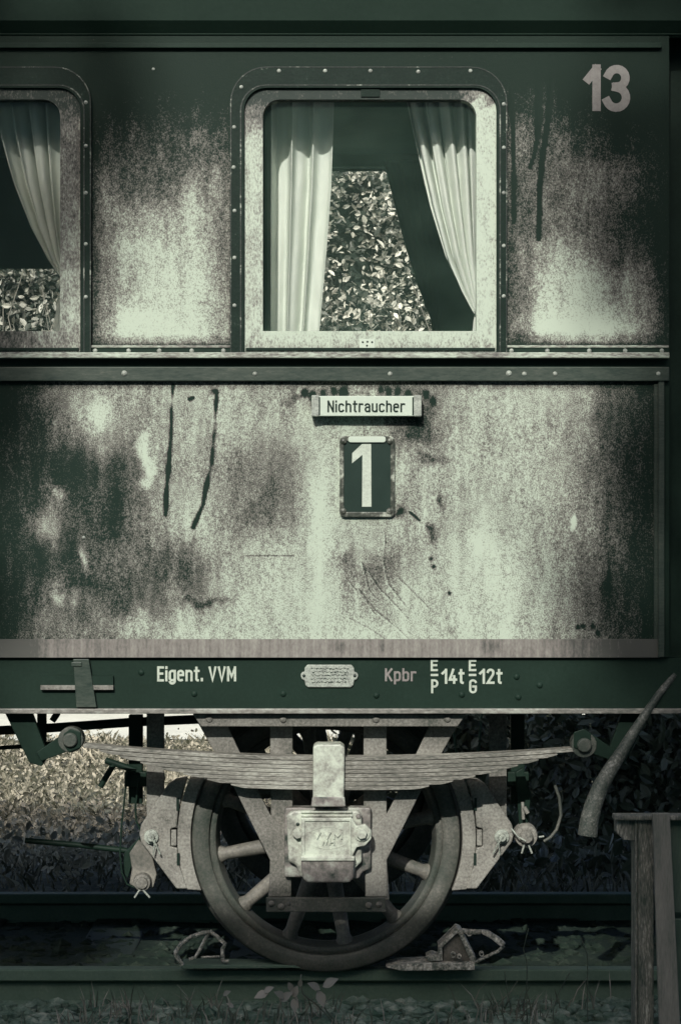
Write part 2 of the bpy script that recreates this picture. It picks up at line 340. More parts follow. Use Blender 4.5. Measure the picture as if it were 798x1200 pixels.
def wear_shade_low(x0_, y0_):
    x, y = warp(x0_, y0_, 9.0)
    v = low(x, y)
    for cx,cy,rx,ry,a in [(215,668,30,26,-.30),(205,690,10,30,.18),(66,575,9,12,.42),(52,620,18,16,.35),(58,600,10,18,.2),(171,532,7,14,.45),(174,556,6,12,.4),
        (99,655,5,18,.42),(110,487,22,18,.25),(150,730,16,18,.2),(95,690,18,12,-.2),(60,690,14,10,.15),(70,705,8,10,.3),(90,700,8,8,.3),(48,735,14,30,.15),
        (365,470,30,5,-.35),(430,463,60,4,-.2),(495,495,20,22,-.35),(484,515,10,10,-.3),(505,535,14,5,-.4),(510,622,7,10,-.5),(470,603,6,6,-.5),(517,585,4,7,-.4),
        (440,668,26,18,-.28),(402,664,12,10,-.2),(520,740,14,10,-.15),(240,706,28,4,-.35),(712,683,6,16,-.5),(560,640,10,12,.2),(670,612,3,8,.6),(600,700,30,40,.08),
        (290,585,40,40,-.10),(275,540,18,26,-.12),(300,600,14,14,-.16),(150,560,20,90,-.08),(374,600,11,120,.10)]:
        v = v + a*blob(x, y, cx, cy, rx, ry)
    x, y = x0_ + .10*(x-x0_), y0_
    dn = np.array([mnoise.noise((a*.09, b*.05, 15.0)) for a, b in zip(x.ravel(), y.ravel())]).reshape(x.shape)
    drip = .62+.75*dn+.25*np.clip((y-520)/80, 0, 1); wdt = 1.5+.9*dn+.5*np.clip((y-480)/120, 0, 1)
    v = v - drip*sline(x, y, [(203,452),(200,520),(197,560),(194,603)], wdt)
    v = v - drip*sline(x, y, [(254,458),(252,500),(248,545),(238,590),(227,618)], wdt) - .9*blob(x,y,253,459,4,3)
    v = v - 1.0*sline(x, y, [(222,468),(226,466)], 1.6) - .3*sline(x, y, [(288,651),(345,651)], .8)
    for pts in [[(452,625),(450,660),(456,685),(475,710)],[(432,670),(445,690),(470,715),(478,725)],[(420,690),(440,715),(470,740),(478,748)],[(412,685),(430,705),(440,720)],[(410,725),(430,735),(450,748)],[(470,680),(490,700),(502,712)],[(425,660),(432,690),(440,700)]]:
        v = v - .24*sline(x, y, pts, .8) + .14*sline(x+1.6, y, pts, .8)
    v = v - .8*sline(x, y, [(480,600),(491,610)], 1.0)
    for cx, cy in [(357,461),(367,463),(379,461),(391,458),(400,459),(405,459),(446,457),(455,459),(466,458),(478,462),(499,462),(507,470)]:
        v = v - .8*blob(x, y, cx, cy, 3.2, 5)
    for cx, cy in [(677,735),(683,734),(694,734),(700,742),(527,695),(505,655),(508,664),(470,600)]:
        v = v - .9*blob(x, y, cx, cy, 2.2, 2.4)
    n = np.array([mnoise.noise((a*.055, b*.012, 3.1)) for a, b in zip(x.ravel(), y.ravel())]).reshape(x.shape)
    n2 = np.array([mnoise.noise((a*.13, b*.03, 8.1)) for a, b in zip(x.ravel(), y.ravel())]).reshape(x.shape)
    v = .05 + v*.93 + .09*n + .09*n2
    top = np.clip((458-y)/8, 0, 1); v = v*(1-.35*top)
    return v
def wear_shade_up(x, y):
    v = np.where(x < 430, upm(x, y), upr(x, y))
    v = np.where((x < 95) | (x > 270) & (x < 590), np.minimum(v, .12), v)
    v = v - .8*sline(x, y, [(632,75),(631,120),(630,158)], 2.6) - .7*sline(x, y, [(631,150),(626,180),(621,197)], 1.5) - .7*sline(x, y, [(646,90),(642,140),(636,180),(632,220),(631,280)], 2.2)
    v = v - .6*sline(x, y, [(597,80),(601,150),(602,200),(602,260)], 1.6)
    for cx,cy,rx,ry,a in [(190,215,36,26,-.06),(220,240,10,24,.12),(252,210,8,24,.16),(230,160,10,10,.12),(125,240,14,60,.06),(152,372,14,14,.15),(150,340,10,30,-.12),(180,380,12,14,.1),(660,385,60,10,.12),(675,310,10,30,.1),(700,330,8,20,.14),(735,330,8,24,.12),(752,320,5,18,.15)]:
        v = v + a*blob(x, y, cx, cy, rx, ry)
    n = np.array([mnoise.noise((a*.06, b*.014, 5.1)) for a, b in zip(x.ravel(), y.ravel())]).reshape(x.shape)
    n2 = np.array([mnoise.noise((a*.12, b*.05, 1.1)) for a, b in zip(x.ravel(), y.ravel())]).reshape(x.shape)
    v = v - .20*np.clip((165-y)/90, 0, 1)  # vignette darkening toward the top, painted into the panels
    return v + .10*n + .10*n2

YB = 7.35            # plane of the coach side
def panel(name, px0, py0, px1, py1, mat, parent, fn, step=2.0, Y0=YB, Y1=None, bulge=0.0):
    Y1 = Y1 or Y0 + .05
    nx = max(2, int((px1-px0)/step)+1); ny = max(2, int((py1-py0)/step)+1)
    gx, gy = np.meshgrid(np.linspace(px0, px1, nx), np.linspace(py0, py1, ny))
    wv = fn(gx, gy) if callable(fn) else np.full(gx.shape, fn)
    dep = np.zeros_like(gx)
    if bulge:
        dep = np.array([mnoise.noise((a*.012, b*.012, 9.7)) for a, b in zip(gx.ravel(), gy.ravel())]).reshape(gx.shape)*bulge
        edge = np.minimum(np.minimum(gx-px0, px1-gx), np.minimum(gy-py0, py1-gy)); dep *= np.clip(edge/12, 0, 1)
    vs = np.stack([(gx-399)*Y0/F, Y0+dep, CZ-(gy-600)*Y0/F], -1).reshape(-1, 3)
    fs = []
    for j in range(ny-1):
        for i in range(nx-1):
            a = j*nx+i
            fs.append((a, a+nx, a+nx+1, a+1))
    mb = MB(); mb.add(vs.tolist(), fs, True)
    x0, x1, z0, z1 = XX(px0,Y0), XX(px1,Y0), ZZ(py1,Y0), ZZ(py0,Y0)
    o = len(mb.v)
    mb.add([(x0,Y0,z0),(x1,Y0,z0),(x1,Y0,z1),(x0,Y0,z1),(x0,Y1,z0),(x1,Y1,z0),(x1,Y1,z1),(x0,Y1,z1)], [(0,4,5,1),(1,5,6,2),(2,6,7,3),(3,7,4,0),(4,7,6,5)])
    me = bpy.data.meshes.new(name); o0 = wloc(parent)
    me.from_pydata([(v[0]-o0.x, v[1]-o0.y, v[2]-o0.z) for v in mb.v], [], mb.f)
    me.polygons.foreach_set('use_smooth', mb.sm)
    at = me.attributes.new('wear_shade', 'FLOAT', 'POINT')
    at.data.foreach_set('value', np.concatenate([wv.ravel(), np.full(8, .15)]).astype(np.float32))
    me.materials.append(mat)
    ob = bpy.data.objects.new(name, me)
    return link(ob, parent)

# ------------------------------------------------------------------ lettering: stroked letters of constant width
def arc(cx, cy, rx, ry, a0, a1, n=10):
    return [(cx+rx*math.cos(R(a0+(a1-a0)*k/n)), cy+ry*math.sin(R(a0+(a1-a0)*k/n))) for k in range(n+1)]
XH = .73
def glyph(c):
    w = .34; r = w/2
    if c == 'N': return .40, [[(0,0),(0,1)],[(.40,0),(.40,1)],[(.01,1),(.39,0)]]
    if c == 'E': return .32, [[(.32,1),(0,1),(0,0),(.32,0)],[(0,.52),(.28,.52)]]
    if c == 'i': return .0, [[(0,0),(0,XH-.04)],[(0,.95),(0,1.01)]]
    if c == 'c': return w, [arc(r,XH-r,r,r,22,180)+arc(r,r,r,r,180,338)]
    if c == 'h': return w, [[(0,0),(0,1)], [(0,XH-r*.9)]+arc(r,XH-r,r,r,170,0)+[(w,0)]]
    if c == 'n': return w, [[(0,0),(0,XH)], [(0,XH-r*.9)]+arc(r,XH-r,r,r,170,0)+[(w,0)]]
    if c == 't': return .24, [[(.10,.98),(.10,.12)]+arc(.20,.11,.10,.11,180,270,5), [(0,XH),(.25,XH)]]
    if c == 'r': return .24, [[(0,0),(0,XH)], [(0,XH-.2)]+arc(.17,XH-.17,.17,.17,170,60,6)]
    if c == 'a': return w, [arc(r,XH-r,r,r,165,0)+[(w,0)], [(w,.42)]+[(r,.42)]+arc(r,.21,r,.21,90,270,10)+[(w*.75,.02),(w,.14)]]
    if c == 'u': return w, [[(0,XH),(0,r)]+arc(r,r,r,r,180,350), [(w,XH),(w,0)]]
    if c == 'e': return w, [[(0.02,.41),(w,.41)], [(w,.41)]+arc(r,XH-r,r,r,0,180)+arc(r,r,r,r,180,300)]
    if c == 'g': return w, [arc(r,XH-r,r,r,0,180)+arc(r,r,r,r,180,360)[:-1], [(w,XH),(w,-.06)]+arc(r,-.06,r,.18,0,-160)]
    if c == 'p': return w, [[(0,XH),(0,-.27)], arc(r,XH-r,r,r,180,0)+arc(r,r,r,r,0,-180)]
    if c == 'b': return w, [[(0,1),(0,0)], arc(r,XH-r,r,r,180,0)+arc(r,r,r,r,0,-180)]
    if c == '.': return .0, [[(0,0),(0,.11)]]
    if c == 'V': return .40, [[(0,1),(.2,0),(.40,1)]]
    if c == 'M': return .48, [[(0,0),(0,1)],[(.48,0),(.48,1)],[(.01,1),(.24,.3),(.47,1)]]
    if c == 'W': return .56, [[(0,1),(.14,0),(.28,1),(.42,0),(.56,1)]]
    if c == 'H': return .38, [[(0,0),(0,1)],[(.38,0),(.38,1)],[(0,.5),(.38,.5)]]
    if c == 'K': return .38, [[(0,0),(0,1)],[(.38,1),(.02,.4)],[(.12,.55),(.38,0)]]
    if c == 'P': return .34, [[(0,0),(0,1)],[(0.02,1),(.15,1)]+arc(.15,.74,.19,.26,90,-90)+[(0.02,.48)]]
    if c == 'G': return .36, [arc(.18,.80,.18,.20,15,180)+arc(.18,.20,.18,.20,180,360)+[(.36,.48),(.18,.48)]]
    if c == '1': return .22, [[(.22,0),(.22,1)],[(.21,.97),(0,.72)]]
    if c == '2': return .34, [arc(.17,.80,.17,.20,170,-10)+[(.31,.62),(.0,.0),(.35,0)]]
    if c == '3': return .36, [arc(.18,.77,.17,.23,160,-70,12)+[(.16,.545)], [(.16,.53)]+arc(.17,.26,.19,.26,80,-160,14)]
    if c == '4': return .38, [[(.22,1),(0,.24),(.40,.24)],[(.28,.5),(.28,0)]]
    return .2, []
def strip(mb, pts, t, Yf, thick):
    n = len(pts)
    L_, R_ = [], []
    for i in range(n):
        p = Vector(pts[i])
        d0 = (p-Vector(pts[i-1])).normalized() if i else None
        d1 = (Vector(pts[i+1])-p).normalized() if i < n-1 else None
        if d0 is None: d0 = d1
        if d1 is None: d1 = d0
        n0 = Vector((-d0.y, d0.x)); n1 = Vector((-d1.y, d1.x))
        mm = n0+n1
        if mm.length < 1e-4: mm = n0
        mm.normalize()
        k = min(1/max(mm.dot(n0), .3), 2.2)
        L_.append(p+mm*t/2*k); R_.append(p-mm*t/2*k)
    vs = []
    for y in (Yf, Yf+thick):
        for q in L_: x, z = XZ(q.x, q.y, y if False else Yf); vs.append((x, y, z))
        for q in R_: x, z = XZ(q.x, q.y, Yf); vs.append((x, y, z))
    fs = []
    for i in range(n-1):
        fs += [(i, i+1, n+i+1, n+i), (i, 2*n+i, 2*n+i+1, i+1), (n+i+1, 3*n+i+1, 3*n+i, n+i)]
    fs += [(0, n, 3*n, 2*n), (n-1, 3*n-1, 4*n-1, 2*n-1)]
    mb.add(vs, fs)
def lettering(name, s, px0, px1, pyb, pyt, t, Y, mat, parent, thick=.0012, gap=.24):
    H = pyb-pyt-t
    adv = []; x = 0
    for c in s:
        if c == ' ': x += .30; continue
        wd, st = glyph(c); adv.append((x, st)); x += wd + gap
    tot = x-gap
    sx = (px1-px0-t)/tot if tot > 0 else H
    mb = MB(); k = 0
    for ox, st in adv:
        for pts in st:
            q = [(px0+t/2+(ox+a)*sx, pyb-t/2-b*H) for a, b in pts]
            q = [p for i, p in enumerate(q) if i == 0 or math.hypot(p[0]-q[i-1][0], p[1]-q[i-1][1]) > .02]
            # extend open ends by half a stroke where the glyph box asks for it
            a, b_ = Vector(q[0]), Vector(q[1]); q[0] = tuple(a+(a-b_).normalized()*t*.45)
            a, b_ = Vector(q[-1]), Vector(q[-2]); q[-1] = tuple(a+(a-b_).normalized()*t*.45)
            strip(mb, q, t, Y-thick-.00012*(k % 3), thick); k += 1
    return build(name, mb, mat, parent)

# ================================================================== SETTING
gm = MB()
def groundz(x, y):
    z = -.13 + .012*mnoise.noise((x*3, y*3, 0)) + .02*mnoise.noise((x*.6, y*.6, 4))
    return z - .14*min(max(y-10.3, 0), 4.9)
nx, ny = 150, 150
xs = np.concatenate([np.linspace(-60,-5,12)[:-1], np.linspace(-5,5,nx), np.linspace(5,60,12)[1:]])
ys = np.concatenate([np.linspace(-40,5.5,10)[:-1], np.linspace(5.5,26,ny), np.linspace(26,160,12)[1:]])
vs = [(x, y, groundz(x, y)) for y in ys for x in xs]; W_ = len(xs)
gm.add(vs, [(j*W_+i, j*W_+i+1, (j+1)*W_+i+1, (j+1)*W_+i) for j in range(len(ys)-1) for i in range(W_-1)], True)
tag(build('ground', gm, M['ground']), kind='structure')
mm = MB()
ys2 = np.linspace(9.75, 22.4, 90); xs2 = np.linspace(-9, 9, 120)
vs = [(x, y+.12*mnoise.noise((x*2, 0, 1))*(1 if y < 10 else 0), groundz(x, y)+.004+.05*min(1, (y-9.75)/1.5)) for y in ys2 for x in xs2]
mm.add(vs, [(j*120+i, j*120+i+1, (j+1)*120+i+1, (j+1)*120+i) for j in range(89) for i in range(119)], True)
tag(build('grassland', mm, M['meadow']), kind='structure')
pm = MB()
ys2 = np.linspace(22.3, 25.6, 20); xs2 = np.linspace(-12, 12, 40)
vs = [(x, y, groundz(x, y)+.06) for y in ys2 for x in xs2]
pm.add(vs, [(j*40+i, j*40+i+1, (j+1)*40+i+1, (j+1)*40+i) for j in range(19) for i in range(39)], True)
tag(build('path', pm, M['path']), kind='structure')

tm = MB()
ys2 = np.linspace(7.78, 9.12, 24); xs2 = np.linspace(-8, 8, 160)
vs = [(x, y, groundz(x, y)+.022+.01*mnoise.noise((x*8, y*8, 3))) for y in ys2 for x in xs2]
tm.add(vs, [(j*160+i, j*160+i+1, (j+1)*160+i+1, (j+1)*160+i) for j in range(23) for i in range(159)], True)
tag(build('track_bed', tm, M['shadebed']), kind='structure')  # dark strip takes the place of shade on the ground
# rails and sleepers
def rail(Yc, label):
    prof = [(-.036,0),(-.036,-.035),(-.009,-.05),(-.009,-.115),(-.062,-.128),(-.062,-.142),(.062,-.142),(.062,-.128),(.009,-.115),(.009,-.05),(.036,-.035),(.036,0),(.028,.004),(-.028,.004)]
    mb = MB(); n = len(prof)
    vs = [(-9, Yc+a, b-.004) for a, b in prof]+[(9, Yc+a, b-.004) for a, b in prof]
    mb.add(vs, [(i, (i+1)%n, n+(i+1)%n, n+i) for i in range(n)]+[tuple(range(n)), tuple(range(2*n-1, n-1, -1))])
    return tag(build('rail', mb, M['rail'], origin=None), label, 'rail', 'rails of the track')
rail(7.69, 'near dark rail carrying the spoked wheel and both chocks')
rail(9.20, 'far dark rail seen under the coach behind the wheel')
for k in range(-7, 8):
    x = k*.63+.30
    mb = MB(); mb.box(x-.12, x+.12, 7.80, 9.62, -.30, -.112)
    tag(build('sleeper', mb, M['tar'], bevel=.01), 'dark wooden sleeper lying across under both rails', 'sleeper', 'sleepers under the rails')

# ================================================================== COACH
coach = empty('railway_coach', (0, 8.8, 0), 'old weathered passenger coach with curtained windows standing on rails', 'railway coach')
XL, XR = -728, 1470   # coach ends in photo pixels at the side plane

def rrect(px0, py0, px1, py1, rt, rb, Y, n=8):
    pts = []
    for cx, cy, a0, r in ((px1-rt, py0+rt, -90, rt), (px1-rb, py1-rb, 0, rb), (px0+rb, py1-rb, 90, rb), (px0+rt, py0+rt, 180, rt)):
        for k in range(n+1):
            a = R(a0+90*k/n); pts.append(XZ(cx+r*math.cos(a), cy+r*math.sin(a), Y))
    return pts

dim = lambda a: (lambda x, y: np.full(x.shape, a))
panel('upper_panel', 99, 95, 283, 414, M['panel'], coach, wear_shade_up)
panel('upper_panel', 584, 95, 783, 414, M['panel'], coach, wear_shade_up)
panel('header_panel', XL, 40, 783, 95, M['panel'], coach, lambda x, y: wear_shade_up(x, y)*np.clip((y-70)/30, 0, 1), step=4)  # fades to dark at the top: vignette shade in the paint
panel('upper_panel', XL, 95, -203, 414, M['panel'], coach, dim(.3), step=20)
panel('upper_panel', 1040, 40, XR, 414, M['panel'], coach, dim(.3), step=20)
panel('lower_panel', 0, 446, 772, 749, M['panel'], coach, wear_shade_low, step=1.6, bulge=.004)
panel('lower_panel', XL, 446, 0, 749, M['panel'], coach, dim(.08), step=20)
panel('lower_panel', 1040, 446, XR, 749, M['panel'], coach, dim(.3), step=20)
# strip along the bottom edge of the body
bandf = lambda x, y: np.where(x < 45, .05, np.where(x > 700, .15, .55)) + .0*y
def bandw(x, y):
    v = np.interp(x, [0,30,60,300,560,640,700,775], [.0,.05,.45,.62,.6,.5,.2,.05])  # both ends darkened with painted vignette shade
    for cx in (395,402,448,568,575,583): v = v - .35*blob(x, y, cx, 758, 3.2, 8)
    return v + .12*np.sin(x*.9)*np.sin(x*.37+1)
panel('lower_strip', XL, 749, 0, 770.5, M['band'], coach, dim(.05), step=20, Y0=YB-.006)
panel('lower_strip', 0, 749, 776, 770.5, M['band'], coach, bandw, step=2, Y0=YB-.006)
panel('lower_strip', 1040, 749, XR, 770.5, M['band'], coach, dim(.4), step=20, Y0=YB-.006)
# belt rail, sill ledge and the screwed strips
mb = MB(); mb.pbox(XL, 430, 784, 446.5, YB-.022, YB+.05); build('belt_strip', mb, M['belt'], coach, bevel=.003)
mb = MB(); mb.pbox(XL, 412.8, 784, 419.5, YB-.045, YB+.03); build('sill_ledge', mb, M['sill'], coach, bevel=.003)
mb = MB(); mb.pbox(XL, 419.5, 784, 430, YB-.003, YB+.05); build('belt_shade_strip', mb, M['dark'], coach)  # dark colour stands in for the shadow under the ledge
for x0, x1 in ((107, 270), (594, 783)):
    mb = MB(); mb.pbox(x0, 404.5, x1, 407.3, YB-.014, YB+.01); build('strip_bead', mb, M['sill'], coach, bevel=.001)
    mb = MB(); mb.pbox(x0, 407.3, x1, 414, YB-.010, YB+.01); build('screw_strip', mb, M['dark'], coach)
# thin vertical trims beside the windows and the door
mb = MB(); mb.pbox(766, 450, 771, 749, YB-.006, YB+.02); mb.pbox(771, 446, 778, 770, YB-.016, YB+.06); build('corner_trim', mb, M['belt'], coach, bevel=.002)
# door recess at the right
mb = MB(); mb.pbox(778, 40, 783.5, 770, YB+.001, YB+.15); mb.pbox(1040, 40, 1046, 770, YB+.051, YB+.15); build('door_frame', mb, M['dark'], coach)
dr = MB(); dr.pbox(772, 30, 1030, 770, YB+.14, YB+.18); door = build('door', dr, M['dark'], coach)
mb = MB(); mb.tube([P(838, 455, YB+.07), P(838, 540, YB+.07)], .012); mb.tube([P(838, 455, YB+.07), P(838, 455, YB+.15)], .012); mb.tube([P(838, 540, YB+.07), P(838, 540, YB+.15)], .012)
build('handle', mb, M['bolt'], door)
# cornice, gutter and roof
mb = MB(); mb.pbox(XL, 22, XR, 41, YB-.006, YB+.05); build('cornice', mb, M['dark'], coach, bevel=.004)
mb = MB(); mb.pbox(XL, 50, 775, 56, YB-.018, YB+.01); build('rain_strip', mb, M['dark'], coach, bevel=.002)
rf = MB(); pr = []
zr0 = ZZ(27, YB)
for k in range(33):
    a = math.pi*k/32
    pr.append((8.8-1.49*math.cos(a)*(1 if abs(math.cos(a)) < 1 else 1), zr0+.62*math.sin(a)**.8))
vs = []
for x in (XX(XL,YB)-.06, XX(XR,YB)+.06):
    vs += [(x, y, z) for y, z in pr]+[(x, 8.8+(y-8.8)*.97, z-.05) for y, z in pr]
n = 33; fs = []
for i in range(n-1):
    fs += [(i, i+1, 2*n+i+1, 2*n+i), (n+i+1, n+i, 3*n+i, 3*n+i+1), (i+1, i, n+i, n+i+1), (2*n+i, 2*n+i+1, 3*n+i+1, 3*n+i)]
fs += [(0, 2*n, 3*n, n), (n-1, 2*n-1, 4*n-1, 3*n-1)]
rf.add(vs, fs); build('roof', rf, M['roof'], coach)

# interior box: floor, far wall with two openings, partitions, end walls, ceiling lining
YF = 10.15
xl, xr = XX(XL,YB), XX(XR,YB)
mb = MB(); mb.box(xl, xr, YB+.19, YF, 1.13, 1.19); build('coach_floor', mb, M['inside'], coach)
fx = [XX(-38,YF), XX(154,YF), XX(315,YF), XX(506.5,YF)]
zt, zb = ZZ(195, YF), ZZ(401, YF)
mb = MB()
mb.box(xl, xr, YF+.001, YF+.06, 1.14, zb); mb.box(xl, xr, YF+.001, YF+.06, zt, 3.44)
for a, b in ((xl, fx[0]), (fx[1], fx[2]), (fx[3], xr)): mb.box(a, b, YF+.002, YF+.058, zb, zt)
build('far_wall', mb, M['inside'], coach)
for a in (xl, xr-.05):
    mb = MB(); mb.box(a, a+.05, YB+.052, YF, 1.19, 3.44); build('end_wall', mb, M['inside'], coach)
mb = MB(); mb.box(XX(190,YB)-.02, XX(190,YB)+.02, YB+.053, YF-.002, 1.19, 3.43); build('partition', mb, M['inside'], coach)
mb = MB(); mb.box(XX(690,YB)-.02, XX(690,YB)+.02, YB+.053, YF-.002, 1.19, 3.43); build('partition', mb, M['inside'], coach)
mb = MB(); mb.box(xl, xr, YB+.19, YF-.01, 3.43, 3.46); build('ceiling', mb, M['inside'], coach)
for a, b in ((fx[0], fx[1]), (fx[2], fx[3])):
    mb = MB(); mb.box(a, b, YF+.025, YF+.03, zb, zt)
    build('far_window_pane', mb, M['glass'], coach)
# inner lining of the near wall below the windows
for a, b in ((xl, XX(770,YB)), (XX(1042,YB), xr)):
    mb = MB(); mb.box(a, b, YB+.054, YB+.07, 1.19, ZZ(400,YB)); build('wall_lining', mb, M['inside'], coach)

def screw(px, py, Y, parent, r=.009, mat=None, name='screw'):
    mb = MB(); x, z = XZ(px, py, Y)
    prof = [(.0001, Y-r*.55), (r*.5, Y-r*.48), (r*.85, Y-r*.25), (r, Y+.001)]
    mb.lathe_y((x, z), prof, n=12)
    return build(name, mb, mat or M['bolt'], parent)

def rr_frame_wear(o, fn):
    me = o.data
    at = me.attributes.new('wear_shade', 'FLOAT', 'POINT')
    off = wloc(o.parent)
    vals = []
    for v in me.vertices:
        y = v.co.y+off.y
        px = 399+(v.co.x+off.x)*F/y; py = 600-(v.co.z+off.z-CZ)*F/y
        vals.append(fn(px, py))
    at.data.foreach_set('value', vals)
def seg_ring(o_rect, i_rect, Y0, Y1, n=8):   # pale frame split in finer quads so that its wear can vary
    a = rrect(*o_rect, Y0, n=n); b = rrect(*i_rect, Y0, n=n)
    def dens(l):
        out = []
        for i in range(len(l)):
            p, q = l[i], l[(i+1) % len(l)]
            k = 24 if (i+1) % (n+1) == 0 else 1
            for j in range(k): out.append((p[0]+(q[0]-p[0])*j/k, p[1]+(q[1]-p[1])*j/k))
        return out
    return dens(a), dens(b)

def window(dx, screws, wearf):
    # dark raised surround
    mb = MB(); o, i = seg_ring((270+dx,78,594+dx,413,42,1), (286.5+dx,103,581.5+dx,412,26,1), YB-.020, YB)
    mb.ring(o, i, YB-.020, YB+.05)
    sr = build('window_surround', mb, M['darkworn'], coach, bevel=.003)
    for x, y in screws: screw(x, y, YB-.020, sr, r=.0075)
    mb = MB(); o, i = seg_ring((270+dx,78,594+dx,413,42,1), (271.3+dx,79,592.7+dx,412.5,41,1), YB-.0212, YB)
    mb.ring(o, i, YB-.0212, YB-.015); build('edge_wear', mb, M['chip'], sr)
    mb = MB(); o, i = seg_ring((281.5+dx,99,586.5+dx,412.5,30,1), (283+dx,100.2,585+dx,412.3,29,1), YB-.0216, YB)
    mb.ring(o, i, YB-.0216, YB-.015); build('edge_wear', mb, M['chip'], sr)
    # pale inner frame
    mb = MB(); o, i = seg_ring((286.5+dx,103,581.5+dx,412,26,1), (308+dx,116.5,558+dx,388,20,1), YB-.008, YB)
    mb.ring(o, i, YB-.008, YB+.045)
    fr = build('window_frame', mb, M['frame'], coach)
    rr_frame_wear(fr, wearf)
    # joint line blocks and bottom rail bead
    mb = MB(); mb.pbox(288+dx, 407.5, 580+dx, 411, YB-.012, YB+.01); build('frame_bead', mb, M['darkworn'], fr, bevel=.001)
    mb = MB(); mb.box(XX(300+dx,YB), XX(566+dx,YB), YB+.022, YB+.026, ZZ(396,YB), ZZ(110,YB))
    build('pane', mb, M['glass'], fr)
    return fr
def wear_frame(px, py):
    if py < 120 and px < 540: return .12
    if py < 120: return .45
    if py > 386: return .84 if py < 409 else .6
    if px < 320: return .15 + .55*min(1, max(0, (py-105)/60)) 
    return .80
fr1 = window(0, [(283,102),(274.5,149),(274,196),(275,247),(275,302),(275,358),(590,122),(590,173),(590,226),(590,288),(590,347),(327,83),(381,83),(434,83),(490,84),(551,83)], wear_frame)
mb = MB(); mb.pbox(423, 104.5, 445, 113.5, YB-.013, YB); 
build('maker_tab', mb, M['darkworn'], fr1, bevel=.001)
mb = MB(); mb.pbox(421, 397, 439.5, 409.5, YB-.011, YB); lp = build('latch_plate', mb, M['enamel'], fr1, bevel=.001)
for x, y in ((425,401),(430.5,400.5),(436,401),(430,405)): screw(x, y, YB-.011, lp, r=.004, mat=M['ink'])
def wear_frame2(px, py):
    if py < 130: return .2
    if py > 384: return .55 if px > 30 else .3
    return .42+.25*min(1, max(0, (py-150)/230))
fr2 = window(-487, [(101,120),(101,171),(101,226),(101,286),(101,348)], wear_frame2)

for xs_, y_, par in (((112,151,187,225,262), 411, YB-.010), ((599,641,690,732,775), 411, YB-.010), ((299,457,614,650,771), 438, YB-.022), ((146,596), 437.5, YB-.022)):
    for x in xs_: screw(x, y_, par, coach, r=.011 if y_ == 437.5 else .0085)
screw(180, 81, YB, coach, r=.006); screw(98.5, 630, YB, coach, r=.006); screw(52, 709.5, YB, coach, r=.005, mat=M['ink'])

# ---- class plate "1", non smoker sign, number 13
mb = MB()
o = rrect(398,511,462.5,606,6,6,YB-.012); i_ = rrect(403,517,457.5,600,4,4,YB-.012)
mb.ring(o, i_, YB-.014, YB)
cp = build('class_plate', mb, M['plateedge'], coach, bevel=.003)
mb = MB(); mb.prism(rrect(402.5,516.5,458,600.5,4,4,YB-.010), YB-.010, YB-.001); build('plate_face', mb, M['plate'], cp)
mb = MB(); mb.prism(rrect(408,511.4,452,518.5,3,3,YB-.018), YB-.018, YB-.012); build('top_lip', mb, M['enamel'], cp, bevel=.002)
for x, y in ((402.5,517),(457,517),(402,599),(456.5,599)):
    screw(x, y, YB-.014, cp, r=.012, mat=M['plateedge'])
mb = MB(); mb.pprism([(424.2,520.3),(434.8,520.3),(435.2,593.8),(424.2,593.8),(424.6,533),(412.4,543),(412.7,531)], YB-.0118, YB-.0098); build('lettering', mb, M['letter'], cp)

mb = MB(); mb.pbox(366, 464, 493, 487.5, YB-.05, YB); sg = build('non_smoker_sign', mb, M['enamel'], coach, bevel=.002)
for a, b in ((364.5,374.5),(484,494.5)):
    mb = MB(); mb.pbox(a+.5, 463, b-.5, 488, YB-.054, YB-.003); build('end_clip', mb, M['cast'], sg, bevel=.004)
for a, b in ((373.8,375.2),(483,484.6)):
    mb = MB(); mb.pbox(a, 465.5, b, 486.5, YB-.0512, YB-.04); build('end_slot', mb, M['ink'], sg)
lettering('lettering', 'Nichtraucher', 383.7, 474.5, 483.2, 469.2, 2.0, YB-.0502, M['ink'], sg, thick=.0008)
num = lettering('number', '1', 684, 703.5, 130.5, 75, 9.8, YB-.0005, M['numeral'], coach)
lettering('number', '3', 706.5, 738, 131, 76, 9.8, YB-.0005, M['numeral'], coach)

# ---- sole bar with its lettering
YS = 7.362
mb = MB(); mb.pbox(XL, 770.8, XR, 833, YS, YS+.02); sb = build('sole_bar', mb, M['solebar'], coach)
mb = MB(); mb.pbox(XL, 830.5, XR, 836.5, YS-.014, YS+.10); build('sole_bar_flange', mb, M['flange'], coach, bevel=.003)
YT = YS-.0003
lettering('lettering', 'Eigent. VVM', 184.5, 277, 798.6, 780.8, 2.7, YT, M['letter'], sb)
lettering('lettering', 'Kpbr', 451, 487.5, 798.5, 783, 2.4, YT, M['letterdim'], sb)
lettering('lettering', 'E', 504.5, 513, 786.5, 773, 2.5, YT, M['letter'], sb)
lettering('lettering', 'P', 505, 513.5, 812.5, 796, 2.5, YT, M['letter'], sb)
lettering('lettering', '14t', 517, 544, 801.5, 783.5, 2.8, YT, M['letter'], sb)
lettering('lettering', 'E', 549, 558, 786.5, 773, 2.5, YT, M['letter'], sb)
lettering('lettering', 'G', 549.5, 558.5, 812.5, 796, 2.5, YT, M['letter'], sb)
lettering('lettering', '12t', 561, 588.5, 801.5, 783.5, 2.8, YT, M['letter'], sb)
for a in (504.5, 549):
    mb = MB(); mb.pbox(a, 789.7, a+8.8, 792.3, YT-.0012, YT); build('fraction_bar', mb, M['letter'], sb)
for x, y in ((166,788),(228,813),(332,813),(441,815),(541,814),(605,793),(632,803),(607,817)): screw(x, y, YS, sb, r=.012, mat=M['solebar'], name='rivet')
